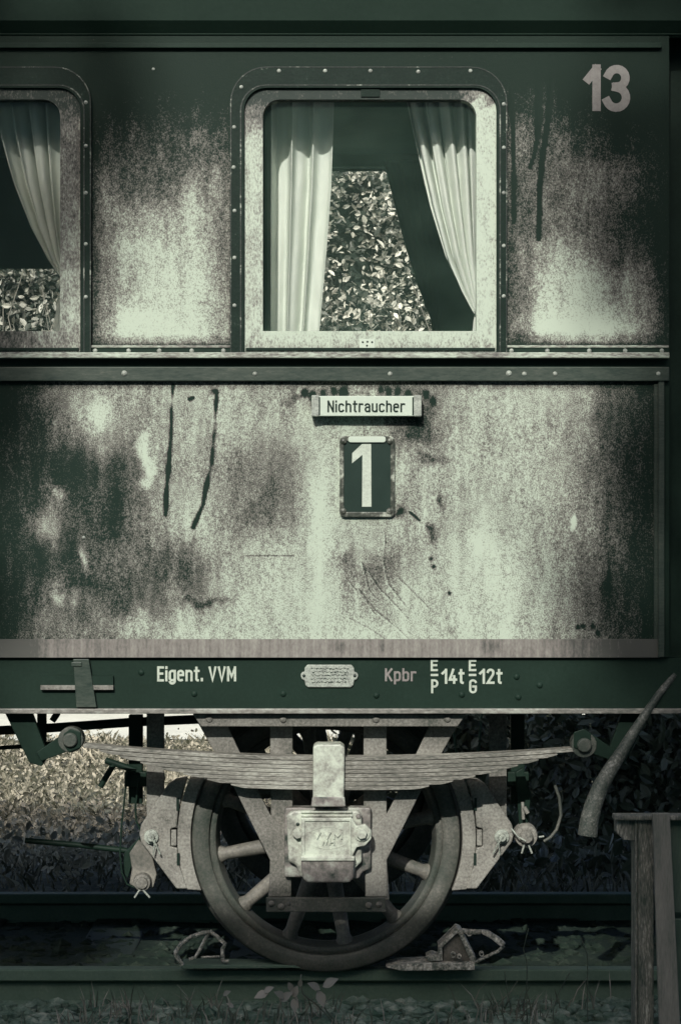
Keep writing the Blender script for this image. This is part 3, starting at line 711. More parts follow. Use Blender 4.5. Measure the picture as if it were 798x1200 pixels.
# builder's plate with ears
mb = MB()
mb.pprism([(360,779),(412,779),(415,783),(415,787),(418.5,788.5),(419.5,791),(419.5,793),(418,796),(415,797.5),(414,803),(411,805.5),(361,805.5),(358,803),(357,797.5),(354,796),(352.5,793),(352.5,790),(354,788),(357,787),(357,783)], YS-.009, YS)
bp_ = build('builder_plate', mb, M['cast'], sb, bevel=.003)
for x in (356.3, 415.7): screw(x, 792, YS-.009, bp_, r=.006, mat=M['ink'])
mb = MB()
for y in (783.6, 787.6, 791.4, 795.4, 799.6):
    x = 363.5 + random.random()*4
    xe = 409 - random.random()*4
    while x < xe:
        l = .5+random.random()**2*2.0
        a_ = random.uniform(-1.3,.2); mb.pbox(x, y+a_, x+l, y+a_+random.uniform(.5,1.5), YS-.0102, YS-.008); x += l*.6+.5+random.random()*.8
build('worn_script', mb, M['ink'], bp_)
# step bracket at the left
mb = MB(); mb.pprism([(86,772.5),(104.5,772.5),(113.5,829),(90,829)], YS-.022, YS-.002); mb.pbox(84,776,96,781,YS-.026,YS-.021); build('step_bracket', mb, M['belt'], coach, bevel=.002)
mb = MB(); mb.pbox(48, 792, 133, 803, YS-.016, YS-.001); build('step_plate', mb, M['solebar'], coach)
mb = MB(); mb.pbox(48, 803, 133, 808.3, YS-.020, YS-.001); build('step_edge', mb, M['iron'], coach)
# far sole bar and cross members
mb = MB(); mb.box(xl, xr, 10.06, 10.09, ZZ(836,YS), 1.12); build('far_sole_bar', mb, M['under'], coach)
for x in (-2.4,-1.62, 1.2, 2.2):
    mb = MB(); mb.box(x-.04, x+.04, YS+.021, 10.06, ZZ(826,YS), 1.12); build('cross_beam', mb, M['under'], coach)

# ---- W-iron (axle guard)
YW = 7.46
wi = MB()
# upright legs, each with a flared foot
wi.pprism([(316.5,842),(343,842),(343,1000),(340.5,1055),(314,1055),(318,1000)], YW, YW+.018)
ag = build('axle_guard', wi, M['iron'], coach, bevel=.004)
wi = MB(); wi.pprism([(426,842),(453,842),(453,1000),(456,1055),(429,1055),(426,1000)], YW+.0005, YW+.0185)
build('guard_leg', wi, M['iron'], ag, bevel=.004)
for s in (-1, 1):
    X = lambda x: 384.8+s*(x-384.8)
    mb = MB(); mb.pprism([(X(231),845),(X(264),845),(X(301),924),(X(317),955),(X(341.5),978),(X(341.5),1051),(X(315.5),1051),(X(316.5),1008),(X(308),991),(X(273),920)], YW-.006, YW+.012); build('diagonal_stay', mb, M['iron'], ag, bevel=.003)
mb = MB(); mb.pprism([(226,837),(546,837),(536,851.5),(236,851.5)], YW-.078, YW-.002); tp = build('top_strap', mb, M['iron'], ag, bevel=.003)
for x, y in ((245.5,842.5),(332,843),(440.5,843),(524,842.5)): screw(x, y, YW-.078, tp, r=.014, mat=M['iron'], name='rivet')
mb = MB(); mb.pbox(312, 1052, 452, 1069, YW-.030, YW-.012); tb = build('tie_bar', mb, M['wheel'], ag, bevel=.003)
for x, y, r in ((318,1059,.012),(329.5,1062.5,.013),(338.5,1059,.008),(432,1061,.013),(444,1060,.012)): screw(x, y, YW-.030, tb, r=r, mat=M['spoke'], name='bolt')

# ---- leaf spring
YP0, YP1 = 7.385, 7.452
sc_ = 384.8
def camber(px): 
    t = (px-sc_)/290.0
    tilt = 2.0*(px-sc_)/290.0
    return 887.0 - 13.0*t*t + tilt*1.2
halfs = [(287,290),(268,268),(244,246),(220,222),(196,198),(170,172),(142,146),(114,118)]
sp_parent = None
th = 4.9
for k, (hl, hr) in enumerate(halfs):
    a, b = sc_-hl, sc_+hr
    top, bot = [], []
    n = 40
    for i in range(n+1):
        x = a+(b-a)*i/n
        y = camber(x)+k*th + (0.25 if k else 0)
        e = min((x-a), (b-x)); tk = th-.55
        if e < 14 and k: tk = (th-.55)*(.35+.65*e/14)
        top.append((x, y)); bot.append((x, y+tk))
    mb = MB(); j = random.uniform(-.002, .002)
    mb.pprism(top+bot[::-1], YP0+j, YP1+j)
    if sp_parent is None: sp_parent = build('leaf_spring', mb, M['spring'], coach, bevel=.0015)
    else: build('leaf', mb, M['spring'], sp_parent, bevel=.0012)
# dark packing between leaves so that the joints read as gaps
mb = MB(); mb.pprism([(sc_-105,891),(sc_+105,891),(sc_+108,924),(sc_-108,924)], YP0+.02, YP1-.01); build('leaf_packing', mb, M['under'], sp_parent)
# buckle
mb = MB(); mb.pprism([(367,875),(372,872.5),(399,872.5),(404,876),(403,944),(366.5,944)], YP0-.022, YP1+.015); bk = build('spring_buckle', mb, M['boxpaint'], sp_parent, bevel=.006)
mb = MB(); mb.pprism([(366,934),(404,934),(405,945.5),(364.5,945.5)], YP0-.026, YP0-.018); build('buckle_foot', mb, M['boxdirty'], sp_parent, bevel=.004)
# spring eyes, shackles and hanger brackets at both ends
for s, ex, ey in ((-1, 83, 867), (1, 684, 873)):
    x, z = XZ(ex, ey, YP0)
    mb = MB(); mb.lathe_y((x, z), [(.0001,YP0-.02),(.022,YP0-.02),(.026,YP0-.014),(.026,YP0),(.045,YP0+.001),(.045,YP1),(.0001,YP1)], n=24, smooth=False)
    build('spring_eye', mb, M['wheel'], sp_parent, bevel=.002)
    mb = MB(); X = lambda v: ex+s*v
    mb.pprism([(X(-12),858),(X(-12),876),(X(2),882),(X(8),873),(X(8),860),(X(0),854)], YP0-.006, YP0-.0005)
    mb.pprism([(X(78),833),(X(46),833),(X(26),886),(X(34),898),(X(48),894),(X(60),870)], YP0+.02, YP0+.05)
    mb.pprism([(X(6),858),(X(40),882),(X(34),892),(X(-4),878)], YP0+.004, YP0+.02)
    build('spring_hanger', mb, M['dark'], coach, bevel=.003)

# ---- axle box
YA = 7.36
ab = MB(); ab.pprism([(333.5,946.5),(434.5,946.5),(434.5,1018),(425,1022),(420,1030),(333.5,1028)], YW-.035, YW+.03)
axb = build('axle_box', ab, M['boxdirty'], coach, bevel=.006)
mb = MB(); mb.pprism([(344,950),(420,950),(424,956),(424,1010),(416,1018),(414,1028),(352,1028),(347,1014),(338,1010),(336,955)], YA+.035, YW-.03); build('box_body', mb, M['boxpaint'], axb, bevel=.008)
mb = MB(); mb.pprism([(353,958.5),(412,958.5),(418,968),(428,966),(435,973),(435,983),(428,991),(418,993),(413,1003),(414,1006.5),(353,1006.5)], YA+.012, YA+.036)
cv = build('box_cover', mb, M['boxpaint'], axb, bevel=.003)
mb = MB(); o = [XZ(a,b,YA+.007) for a,b in ((354,959.5),(411.5,959.5),(411.5,1005),(354,1005))]; i_ = [XZ(a,b,YA+.007) for a,b in ((357.3,962.4),(409.5,962.4),(409.5,1002),(357.3,1002))]
mb.ring(o, i_, YA+.007, YA+.014); build('cover_rim', mb, M['boxpaint'], cv, bevel=.0015)
mb = MB(); el = lambda rx, ry: [XZ(384+rx*math.cos(2*math.pi*k/48), 982+ry*math.sin(2*math.pi*k/48), YA+.011) for k in range(48)]
mb.ring(el(25,13.2), el(24,12.3), YA+.0105, YA+.014); build('emblem_ring', mb, M['boxpaint'], cv)
lettering('lettering', 'VVM', 367, 401, 983.2, 975, 1.5, YA+.012, M['boxpaint'], cv, thick=.006)
lettering('lettering', 'WH', 376, 392, 990, 984.2, 1.2, YA+.012, M['boxpaint'], cv, thick=.006)
def hexbolt(px, py, Y, r, depth, mat, parent, washer=1.5, name='bolt'):
    mb = MB(); x, z = XZ(px, py, Y)
    mb.lathe_y((x, z), [(.0001, Y+depth*.5), (r*washer, Y+depth*.5), (r*washer, Y+depth)], n=20, smooth=False)
    mb.prism([(x+r*math.cos(R(60*k+12)), z+r*math.sin(R(60*k+12))) for k in range(6)], Y, Y+depth*.6)
    return build(name, mb, mat, parent, bevel=.0012)
hexbolt(424, 977.5, YA-.010, .019, .03, M['boxpaint'], axb, 1.5)
hexbolt(349, 978, YA+.010, .016, .03, M['boxpaint'], axb, 1.2)
mb = MB(); mb.pprism([(353,1006.8),(414,1006.8),(415,1010),(414,1030),(409,1034.5),(360,1034.5),(355,1030),(353,1015)], YA+.006, YA+.08); build('oil_sump', mb, M['boxdirty'], axb, bevel=.007)
mb = MB(); mb.pbox(352.5, 1003.8, 415.5, 1009, YA-.001, YA+.03); build('sump_lip', mb, M['boxpaint'], axb, bevel=.003)
mb = MB(); mb.pbox(353, 950.5, 413, 953, YA+.028, YA+.05); mb.pbox(353, 955, 413, 957.2, YA+.026, YA+.05); build('top_rib', mb, M['boxpaint'], axb, bevel=.002)
screw(349, 966, YA+.035, axb, r=.007, mat=M['ink']); screw(420, 957, YA+.035, axb, r=.01, mat=M['boxdirty'])

# ---- wheels and axle
cx, cz = XX(382,7.62), .49
def make_wheel(Yf, sgn, parent):
    y = lambda d: Yf+sgn*d
    mb = MB()
    mb.lathe_y((cx,cz), [(.428,y(.0)),(.430,y(-.003)),(.484,y(-.003)),(.4905,y(.004)),(.491,y(.03)),(.492,y(.10)),(.505,y(.112)),(.518,y(.122)),(.516,y(.134)),(.50,y(.138)),(.428,y(.138)),(.428,y(0))], n=128)
    ty = build('tyre', mb, M['wheel'], parent)
    mb = MB()
    mb.lathe_y((cx,cz), [(.405,y(.025)),(.428,y(.012)),(.4285,y(.12)),(.395,y(.11)),(.39,y(.07)),(.405,y(.025))], n=128)
    build('rim', mb, M['wheel'], ty)
    mb = MB(); mb.lathe_y((cx,cz), [(.0001,y(-.02)),(.075,y(-.02)),(.085,y(-.01)),(.10,y(.02)),(.12,y(.03)),(.12,y(.12)),(.0001,y(.12))], n=40)
    build('hub', mb, M['wheel'], ty)
    for k in range(12):
        a = R(30*k+10)
        d = Vector((math.cos(a),0,math.sin(a))); nrm = Vector((-math.sin(a),0,math.cos(a)))
        r0, r1, w0, w1 = .112, .412, .030, .024
        pts = []
        for r_, w_ in ((r0, w0*1.4), (r0+.05, w0), (r1-.04, w1), (r1-.008, w1*1.6)):
            pts.append((r_, w_))
        vs = []
        for r_, w_ in pts:
            c = Vector((cx,0,cz))+d*r_
            for q in range(10):
                b = 2*math.pi*q/10
                v = c+nrm*w_*math.cos(b); v.y = y(.065)+.030*math.sin(b)
                vs.append(v)
        fs = [(i*10+q, i*10+(q+1)%10, (i+1)*10+(q+1)%10, (i+1)*10+q) for i in range(3) for q in range(10)]
        mb = MB(); mb.add(vs, fs, True); build('spoke', mb, M['spoke'], ty)
    return ty
make_wheel(7.615, 1, coach)
make_wheel(9.285, -1, coach)
mb = MB(); mb.tube([(cx,7.42,cz),(cx,9.48,cz)], .065, n=24); build('axle', mb, M['under'], coach)

# ---- brake shoes with holders, hangers and levers
YH = 7.60
for s in (-1, 1):
    X = (lambda x: x) if s < 0 else (lambda x: 765.5-x)
    mb = MB()
    arcp = [(X(381.5-157.8*math.cos(R(a))), 982-157.8*math.sin(R(a))) for a in np.linspace(27, -23, 14)]
    outp = [(X(381.5-173.5*math.cos(R(a))), 982-173.5*math.sin(R(a))) for a in np.linspace(-20.3, 23.5, 14)]
    mb.pprism(arcp+[(X(221),1042.5)]+outp, YH, YH+.085)
    bs = build('brake_shoe', mb, M['shoe'], coach, bevel=.003)
    mb = MB()
    mb.pprism([(X(219),912),(X(205),915),(X(196),921),(X(166),966),(X(163.5),977),(X(166),987),(X(207),1041.5),(X(219.5),1041.5),(X(211),1016),(X(207.8),994),(X(200),992),(X(200),971.5),(X(207.5),969),(X(209),950),(X(214),930)], YH-.008, YH+.07)
    build('shoe_holder', mb, M['shoe'], bs, bevel=.004)
    mb = MB(); mb.pbox(X(200.8), 972.5, X(207), 991, YH-.004, YH+.05); build('shoe_key', mb, M['shoe'], bs, bevel=.002)
    mb = MB(); mb.pbox(X(207), 935, X(210), 950, YH-.011, YH+.05); mb.pbox(X(207.5), 1000, X(210.5), 1014, YH-.011, YH+.05); build('shoe_slot', mb, M['ink'], bs)
    # pin with washer, split pin
    x0, z0 = XZ(X(178), 980, YH)
    mb = MB(); mb.lathe_y((x0,z0), [(.0001,YH-.045),(.012,YH-.045),(.014,YH-.04),(.014,YH-.02),(.026,YH-.018),(.028,YH-.006),(.0001,YH-.006)], n=20, smooth=False)
    build('pin', mb, M['bolt'], bs)
    mb = MB(); mb.tube([P(X(176),980,YH-.046), P(X(183),990,YH-.04), P(X(188),1001,YH-.03)], .0035, n=6); mb.tube([P(X(182),984,YH-.045), P(X(180),1002,YH-.03)], .003, n=6); build('split_pin', mb, M['bolt'], bs)
    # hanger link rising to the frame
    mb = MB(); mb.pbox(X(172), 836, X(192.5), 968, YH+.02, YH+.04); build('brake_hanger', mb, M['iron'], coach, bevel=.003)
    mb = MB(); mb.pbox(X(151), 838, X(167), 942, YH+.08, YH+.12); mb.pbox(X(146), 905, X(172), 922, YH+.06, YH+.1); build('hanger_bracket', mb, M['dark'], coach, bevel=.003)
# left lower lever and its bolt
mb = MB(); mb.pprism([(162,985),(176,992),(184,1025),(180,1040),(166,1044),(152,1036),(155,1018),(152,1000)], YH+.02, YH+.05); lv = build('brake_lever', mb, M['spoke'], coach, bevel=.004)
x0, z0 = XZ(167, 1034, YH)
mb = MB(); mb.lathe_y((x0,z0), [(.0001,YH-.02),(.020,YH-.02),(.022,YH-.01),(.030,YH-.008),(.034,YH+.02)], n=22, smooth=False); build('lever_bolt', mb, M['iron'], lv)
mb = MB(); mb.tube([P(164,1043,YH-.01),P(158,1052,YH-.015)], .004, n=6); mb.tube([P(168,1043,YH-.01),P(176,1052,YH-.015)], .004, n=6); build('split_pin', mb, M['bolt'], lv)
mb = MB(); mb.pprism([(146,1000),(163,982),(170,990),(156,1010),(150,1030),(144,1022)], YH+.05, YH+.08); build('brake_lever', mb, M['dark'], coach, bevel=.003)
# right big bolt with dark washer, split pin and small pins
x0, z0 = XZ(616, 979.5, YH)
mb = MB(); mb.lathe_y((x0,z0), [(.0001,YH-.04),(.020,YH-.04),(.025,YH-.032),(.025,YH-.012),(.040,YH-.01),(.044,YH+.01),(.044,YH+.05),(.0001,YH+.05)], n=26, smooth=False)
rb = build('lever_bolt', mb, M['shoe'], coach)
mb = MB(); mb.tube([P(599,971,YH-.03),P(606,980,YH-.04),P(616,986,YH-.045)], .0035, n=6); mb.tube([P(614,990,YH-.02),P(611,1000,YH-.02)], .004, n=6); mb.tube([P(619,990,YH-.02),P(623,1000,YH-.02)], .004, n=6); mb.tube([P(631,981,YH-.02),P(637,980,YH-.02)], .004, n=6)
build('split_pin', mb, M['bolt'], rb)
mb = MB(); mb.pprism([(604,905),(612,900),(622,930),(618,968),(608,968)], YH+.03, YH+.06); build('brake_lever', mb, M['dark'], coach, bevel=.003)
mb = MB(); mb.tube([P(612,940,YH),P(613,960,YH)], .006, n=8); mb.tube([P(614,946,YH-.01),P(618,953,YH-.01)], .008, n=8); build('lever_pin', mb, M['shoe'], coach)
# air hose loop at the right, cables at the left
mb = MB(); mb.tube([P(x,y,7.58) for x,y in ((648,915),(655,935),(657,955),(652,972),(645,981),(637,986))], .006, n=8); build('air_pipe', mb, M['wheel'], coach)
mb = MB()
mb.tube([P(x,y,7.62) for x,y in ((150,895),(147,930),(143,965),(141,1000),(143,1022),(149,1036),(158,1040))], .0035, n=6)
mb.tube([P(x,y,7.66) for x,y in ((163,915),(159,945),(160,962),(166,975))], .004, n=6)
build('cable', mb, M['dark'], coach)
mb = MB(); mb.tube([P(-60,859,7.75), P(60,853,7.75), P(160,846,7.75), P(300,840,7.75)], .017, n=10); build('pull_rod', mb, M['dark'], coach)
mb = MB(); mb.tube([P(-60,880,7.8), P(40,874,7.8), P(80,868,7.8)], .008, n=8); build('pull_rod', mb, M['dark'], coach)
mb = MB(); mb.tube([P(30,985,8.0), P(90,990,8.0), P(150,997,8.0)], .011, n=8); build('pull_rod', mb, M['dark'], coach)
mb = MB(); mb.pbox(44, 836, 54, 870, 7.7, 7.73); mb.tube([P(62,838,7.7),P(68,842,7.7)], .02, n=8); build('rod_hanger', mb, M['dark'], coach)
mb = MB(); mb.tube([P(134,895,7.62), P(118,922,7.62)], .011, n=8); mb.tube([P(124,891,7.62), P(160,903,7.62)], .012, n=8); build('spring_clip', mb, M['dark'], coach)
# heating hose at the right
hp = [(790,790),(772,813),(757,835),(744,855),(728,881),(714,903),(703,922),(695,943),(690,962),(688,979)]
hr = [.012,.013,.015,.018,.022,.026,.029,.031,.033,.035]
mb = MB(); mb.tube([P(x,y,7.31+.0006*(x-688)) for x,y in hp], hr, n=20); hs = build('heating_hose', mb, M['hose'], coach)
for k in (6, 7.6):
    i = int(k); mb = MB()
# ================================================================== CURTAINS (each hangs inside its window)
def curtain(name, le, re, Y, folds, amp, mat, label, nu=90, nv=60, phase=0.0, pinch=None):
    le = np.array(le, float); re = np.array(re, float)
    y0, y1 = max(le[0,1], re[0,1]), min(le[-1,1], re[-1,1])
    vs = []
    for j in range(nv+1):
        yy = y0+(y1-y0)*j/nv
        a = np.interp(yy, le[:,1], le[:,0]); b = np.interp(yy, re[:,1], re[:,0])
        k = 1.0
        for i in range(nu+1):
            u = i/nu
            wob = math.sin(2*math.pi*(folds*(u+.035*math.sin(7*u+1.3*j/nv))+phase)) + .35*math.sin(2*math.pi*folds*1.9*u+1.0+.6*j/nv)
            d = amp*wob*(.75+.25*math.cos(3*u))*min(1, max(.25, (b-a)/70))
            d += .006*mnoise.noise((u*9, yy*.035, phase+folds)); v = P(a+(b-a)*u + 2.0*math.sin(2*math.pi*folds*u+1), yy, Y); v.y += d
            vs.append(v)
    n = nu+1
    mb = MB(); mb.add(vs, [(j*n+i, j*n+i+1, (j+1)*n+i+1, (j+1)*n+i) for j in range(nv) for i in range(nu)], True)
    c = P((le[0,0]+re[0,0])/2, y0, Y)
    o = build(name, mb, mat, origin=(c.x, Y, c.z))
    so = o.modifiers.new('thick', 'SOLIDIFY'); so.thickness = .002
    return tag(o, label, 'curtain', 'curtains in the coach windows')
YC = 7.56
curtain('curtain', [(311,112),(311,250),(312,404)], [(392,112),(391,160),(389,220),(384,290),(374,404)], YC, 3.4, .040, M['curtain'], 'cream curtain hanging straight down at the left side of the middle window', phase=.35)
curtain('curtain', [(474,112),(479,135),(489,180),(503,240),(521,300),(541,343),(556,368)], [(562,112),(563,240),(563,300),(564,368)], YC, 5.3, .034, M['curtain'], 'cream curtain swept aside to the right of the middle window')
curtain('curtain', [(556,366),(553,376),(550,404)], [(564,366),(565,380),(566,404)], YC+.01, 1.5, .008, M['curtain'], 'short gathered tail of cream curtain at lower right of the middle window', nu=20, nv=12)
curtain('curtain', [(-12,112),(-2,160),(14,215),(34,265),(55,303),(72,326)], [(78,112),(79,250),(79,326)], YC, 4.6, .038, M['curtain'], 'cream curtain drawn aside in the left window, top lit in stripes', phase=.2)
t2 = curtain('curtain', [(69,342),(65,360),(57,404)], [(77,342),(77,370),(74,404)], YC+.01, 1.6, .010, M['curtain'], 'narrow curtain tail below the tie in the left window', nu=24, nv=14)
mb = MB(); c = P(72.5, 334, YC-.005)
mb.lathe_y((c.x, c.z), [(.0001,c.y-.02),(.012,c.y-.018),(.02,c.y-.005),(.02,c.y+.01),(.0001,c.y+.02)], n=16)
tag(build('curtain_tie', mb, M['curtain'], origin=tuple(c)), 'small knotted tie holding back the curtain in the left window', 'curtain tie')
curtain('curtain', [(446,188),(451,200),(461,240),(474,290),(488,335),(506,376),(508,410)], [(512,188),(513,300),(514,376),(515,410)], YF-.03, 4, .02, M['curtainshade'], 'dark curtain silhouetted at the far window behind the middle window')
mb = MB(); a, b = XX(-42,YF-.03), XX(160,YF-.03); mb.box(a, b, YF-.034, YF-.03, ZZ(315,YF-.03), ZZ(185,YF-.03));  # added sheet that keeps the upper far window dark
tag(build('dark_sheet', mb, M['curtainshade']), 'added dark sheet over the upper far window behind the left window', 'dark sheet')

# ================================================================== WHEEL CHOCKS on the near rail
YK = 7.64
ck = empty('wheel_chock', (XX(250,YK), YK, 0), 'open framed brake shoe chock on the rail left of the wheel', 'wheel chock', 'chocks on the near rail')
rod = lambda pts, r, Y=YK: MB().tube([P(x,y,Y) for x,y in pts], r, n=8)
mb = MB(); mb.pprism([(213,1131),(222,1130.5),(345,1131.5),(352,1134.5),(213,1135.5)], YK-.035, YK+.075); build('sole_plate', mb, M['rail'], ck, bevel=.002)
build('handle', rod([(214,1131),(207,1120),(206,1116),(213,1106),(224,1098),(236,1093.5),(244,1092.5)], .0085, YK-.03), M['chock'], ck)
build('brace', rod([(246,1091),(241,1100),(234,1114),(229,1122),(222,1124)], .0065, YK-.025), M['chock'], ck)
build('brace', rod([(246,1091),(255,1098),(264,1106),(261,1112),(261,1126),(268,1127)], .008, YK-.03), M['chock'], ck)
build('brace', rod([(236,1122),(250,1121),(258,1121)], .004, YK-.03), M['chock'], ck)
ck2 = empty('wheel_chock', (XX(545,YK), YK, 0), 'scraped house shaped brake shoe chock on the rail right of the wheel', 'wheel chock', 'chocks on the near rail')
mb = MB(); mb.pprism([(452,1133.5),(470,1130),(500,1128.5),(556,1129),(556,1137),(470,1138)], YK-.045, YK+.075); build('sole_plate', mb, M['chock'], ck2, bevel=.003)
mb = MB(); mb.pprism([(519,1128.5),(519,1108),(534,1094),(538,1094),(553,1126),(553,1128.5)], YK-.01, YK+.05); build('stop_block', mb, M['spoke'], ck2, bevel=.004)
mb = MB()
mb.pprism([(513,1109),(535,1087.5),(541,1090),(540,1094),(535,1094),(516,1112)], YK-.028, YK+.06)
mb.pprism([(536,1092),(541,1091),(558,1124),(552,1128)], YK-.028, YK+.06)
mb.pprism([(514,1112),(518.5,1110),(518.5,1126),(502,1127),(499,1122),(506,1119),(514,1121)], YK-.028, YK+.06)
build('stop_rim', mb, M['chock'], ck2, bevel=.003)
build('handle', rod([(541,1091),(551,1092),(563,1092)], .010, YK-.02), M['chock'], ck2)
mb = MB(); mb.pprism([(562,1090),(572,1091),(585,1099),(592.5,1106),(587,1110),(576,1101),(564,1094.5)], YK-.035, YK-.01); build('handle_grip', mb, M['chock'], ck2, bevel=.003)
build('brace', rod([(590,1108),(583,1115),(570,1121),(557,1127),(545,1129)], .007, YK-.02), M['chock'], ck2)
mb = MB()
for x, y, r in ((549.5,1093.5,.011),(564,1118,.009),(531,1119,.010),(538,1121,.008)): 
    c = XZ(x,y,YK-.03); mb.lathe_y(c, [(r*.5,YK-.034),(r,YK-.034),(r,YK-.012)], n=14, smooth=False)
build('rivet', mb, M['chock'], ck2)

# ================================================================== WOODEN STEPS at the right, below the door
YD = 6.85
st = empty('wooden_frame', (XX(770,YD), YD+.05, -.13), 'dark wooden frame with peeling post and pale board at the right edge', 'wooden frame')
zg = -.14
mb = MB(); mb.box(XX(719,YD), 1.75, YD-.012, YD+.05, ZZ(961,YD), ZZ(955,YD)); build('top_rail', mb, M['wood'], st, bevel=.004)
mb = MB(); mb.pprism([(720.5,961.3),(744,961.3),(744,986),(730,984),(721,975)], YD+.01, YD+.05); build('bracket', mb, M['wood'], st, bevel=.003)
mb = MB(); mb.box(XX(743.5,YD), XX(746.6,YD), YD+.002, YD+.09, zg, ZZ(961.3,YD)); build('post_edge', mb, M['wood'], st, bevel=.002)
mb = MB(); mb.box(XX(747,YD), XX(766,YD), YD+.006, YD+.09, zg, ZZ(961.3,YD)); build('post', mb, M['wood'], st, bevel=.003)
mb = MB(); mb.prism([XZ(764,953,YD-.03), XZ(784,953,YD-.03), (XX(797,YD), zg), (XX(772,YD), zg)], YD-.036, YD-.014); build('brace_board', mb, M['woodpale'], st, bevel=.003)
for z0, z1 in ((.36, ZZ(962,YD)), (.02, .34)):
    mb = MB(); mb.box(XX(785,YD), 1.7, YD+.02, YD+.04, z0, z1); build('side_board', mb, M['wooddark'], st, bevel=.003)
mb = MB(); mb.box(1.62, 1.68, YD+.045, YD+.09, zg, ZZ(961.3,YD)); build('post', mb, M['wooddark'], st)

# ================================================================== VEGETATION
def leaves(name, centers, size, mat, tones, parent=None, origin=None, upness=.3, facing=(0,-1,.5)):
    n = len(centers)
    c = np.asarray(centers, float)
    nr = rng.normal(size=(n,3)); nr += np.array(facing)*1.1; nr /= np.linalg.norm(nr, axis=1, keepdims=True)
    t = rng.normal(size=(n,3)); t -= nr*(t*nr).sum(1, keepdims=True); t /= np.linalg.norm(t, axis=1, keepdims=True)
    b = np.cross(nr, t)
    s = (size*(.45+1.1*rng.random(n)**1.3))[:,None]
    # leaf: six points, folded along its midrib
    P6 = [(-.5*t), (-.15*t+.26*b+.06*nr), (.22*t+.22*b+.05*nr), (.55*t-.05*nr), (.22*t-.22*b+.05*nr), (-.15*t-.26*b+.06*nr)]
    V = np.stack([c+s*p for p in P6], 1).reshape(-1,3)
    o0 = np.array(wloc(parent)) if parent else np.array(origin if origin else (0,0,0))
    idx = np.arange(n)*6
    fs = np.concatenate([np.stack([idx,idx+1,idx+2,idx+3],1), np.stack([idx,idx+3,idx+4,idx+5],1)])
    me = bpy.data.meshes.new(name)
    me.from_pydata((V-o0).tolist(), [], fs.tolist())
    at = me.attributes.new('tone', 'FLOAT', 'POINT'); at.data.foreach_set('value', np.repeat(tones, 6).astype(np.float32))
    me.materials.append(mat)
    o = bpy.data.objects.new(name, me); link(o, parent)
    if not parent and origin: o.location = origin
    return o

# tall hedge beyond the path, seen through the windows
hd = empty('hedge', (-1, 25.9, -.8), 'tall sunlit leafy hedge beyond the coach, seen through its windows', 'hedge')
n = 105000
x = rng.uniform(-5.0, 2.6, n); z = rng.uniform(-.8, 6.5, n)
f = np.array([mnoise.noise((a*.9, b*.9, 0)) + .6*mnoise.noise((a*2.6, b*2.6, 5)) for a, b in zip(x, z)])
y = 25.9 - .55*f + rng.uniform(0, 1.5, n)
keep = (rng.random(n) < .55+.5*f) 
x, y, z, f = x[keep], y[keep], z[keep], f[keep]
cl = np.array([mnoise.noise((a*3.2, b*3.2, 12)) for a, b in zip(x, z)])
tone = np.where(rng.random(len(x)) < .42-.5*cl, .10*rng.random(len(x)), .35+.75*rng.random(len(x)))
tone = np.clip(tone*np.where(x < -2.3, .5, 1), 0, 1)  # leaves at the left darkened, standing in for shade
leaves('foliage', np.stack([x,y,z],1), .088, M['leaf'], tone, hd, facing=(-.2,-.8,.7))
mb = MB()
for k in range(90):
    x0 = random.uniform(-4.8, 2.4); pts = [Vector((x0, 25.9+random.uniform(-.3,.5), -.85))]
    for q in range(7):
        p = pts[-1]+Vector((random.uniform(-.35,.35), random.uniform(-.22,.12), random.uniform(.5,.95))); p.y = max(p.y, 25.3); pts.append(p)
    mb.tube(pts, [.024-.0027*i for i in range(8)], n=6)
build('stem', mb, M['woodpale'], hd)
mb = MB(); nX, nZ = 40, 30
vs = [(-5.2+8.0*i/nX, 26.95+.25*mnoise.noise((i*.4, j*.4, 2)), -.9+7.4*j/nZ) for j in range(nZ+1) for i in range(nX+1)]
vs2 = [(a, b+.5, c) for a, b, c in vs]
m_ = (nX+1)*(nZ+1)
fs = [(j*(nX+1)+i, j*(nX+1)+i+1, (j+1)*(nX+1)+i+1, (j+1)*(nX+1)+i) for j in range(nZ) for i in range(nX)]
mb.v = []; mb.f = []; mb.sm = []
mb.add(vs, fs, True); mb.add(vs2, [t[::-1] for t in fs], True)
build('gap_backing', mb, M['tar'], hd)  # dark sheet standing in for the shade between leaves

# grass blades and low weeds between the far rail and the path: one mass
n = 70000
y = 9.75+12.5*rng.random(n)**.95; x = rng.uniform(-1, 1, n)*(.6+.19*y)
dn = np.array([mnoise.noise((a*1.3, b*1.3, 7)) for a, b in zip(x, y)])
kp = rng.random(n) < .55+.6*dn
x, y, dn = x[kp], y[kp], dn[kp]; n = len(x)
gz_ = np.array([groundz(a, b) for a, b in zip(x, y)])
h = (.04+.09*rng.random(n))*(.8+.03*(y-9.75))*(1+.6*dn); an = rng.uniform(0, 2*np.pi, n); ln = rng.normal(0, .5, (n,2))*h[:,None]
z0 = gz_+.02
wv = (.005+.004*rng.random(n))*(y/11)
A = np.stack([x-np.cos(an)*wv, y-np.sin(an)*wv, z0], 1); B = np.stack([x+np.cos(an)*wv, y+np.sin(an)*wv, z0], 1)
C = np.stack([x+ln[:,0]*.45+np.cos(an)*wv*.7, y+ln[:,1]*.45, z0+h*.65], 1); D = np.stack([x+ln[:,0], y+ln[:,1], z0+h], 1)
V = np.stack([A,B,C,D], 1).reshape(-1,3); idx = np.arange(n)*4
me = bpy.data.meshes.new('grass'); me.from_pydata(V.tolist(), [], np.concatenate([np.stack([idx,idx+1,idx+2],1), np.stack([idx,idx+2,idx+3],1)]).tolist())
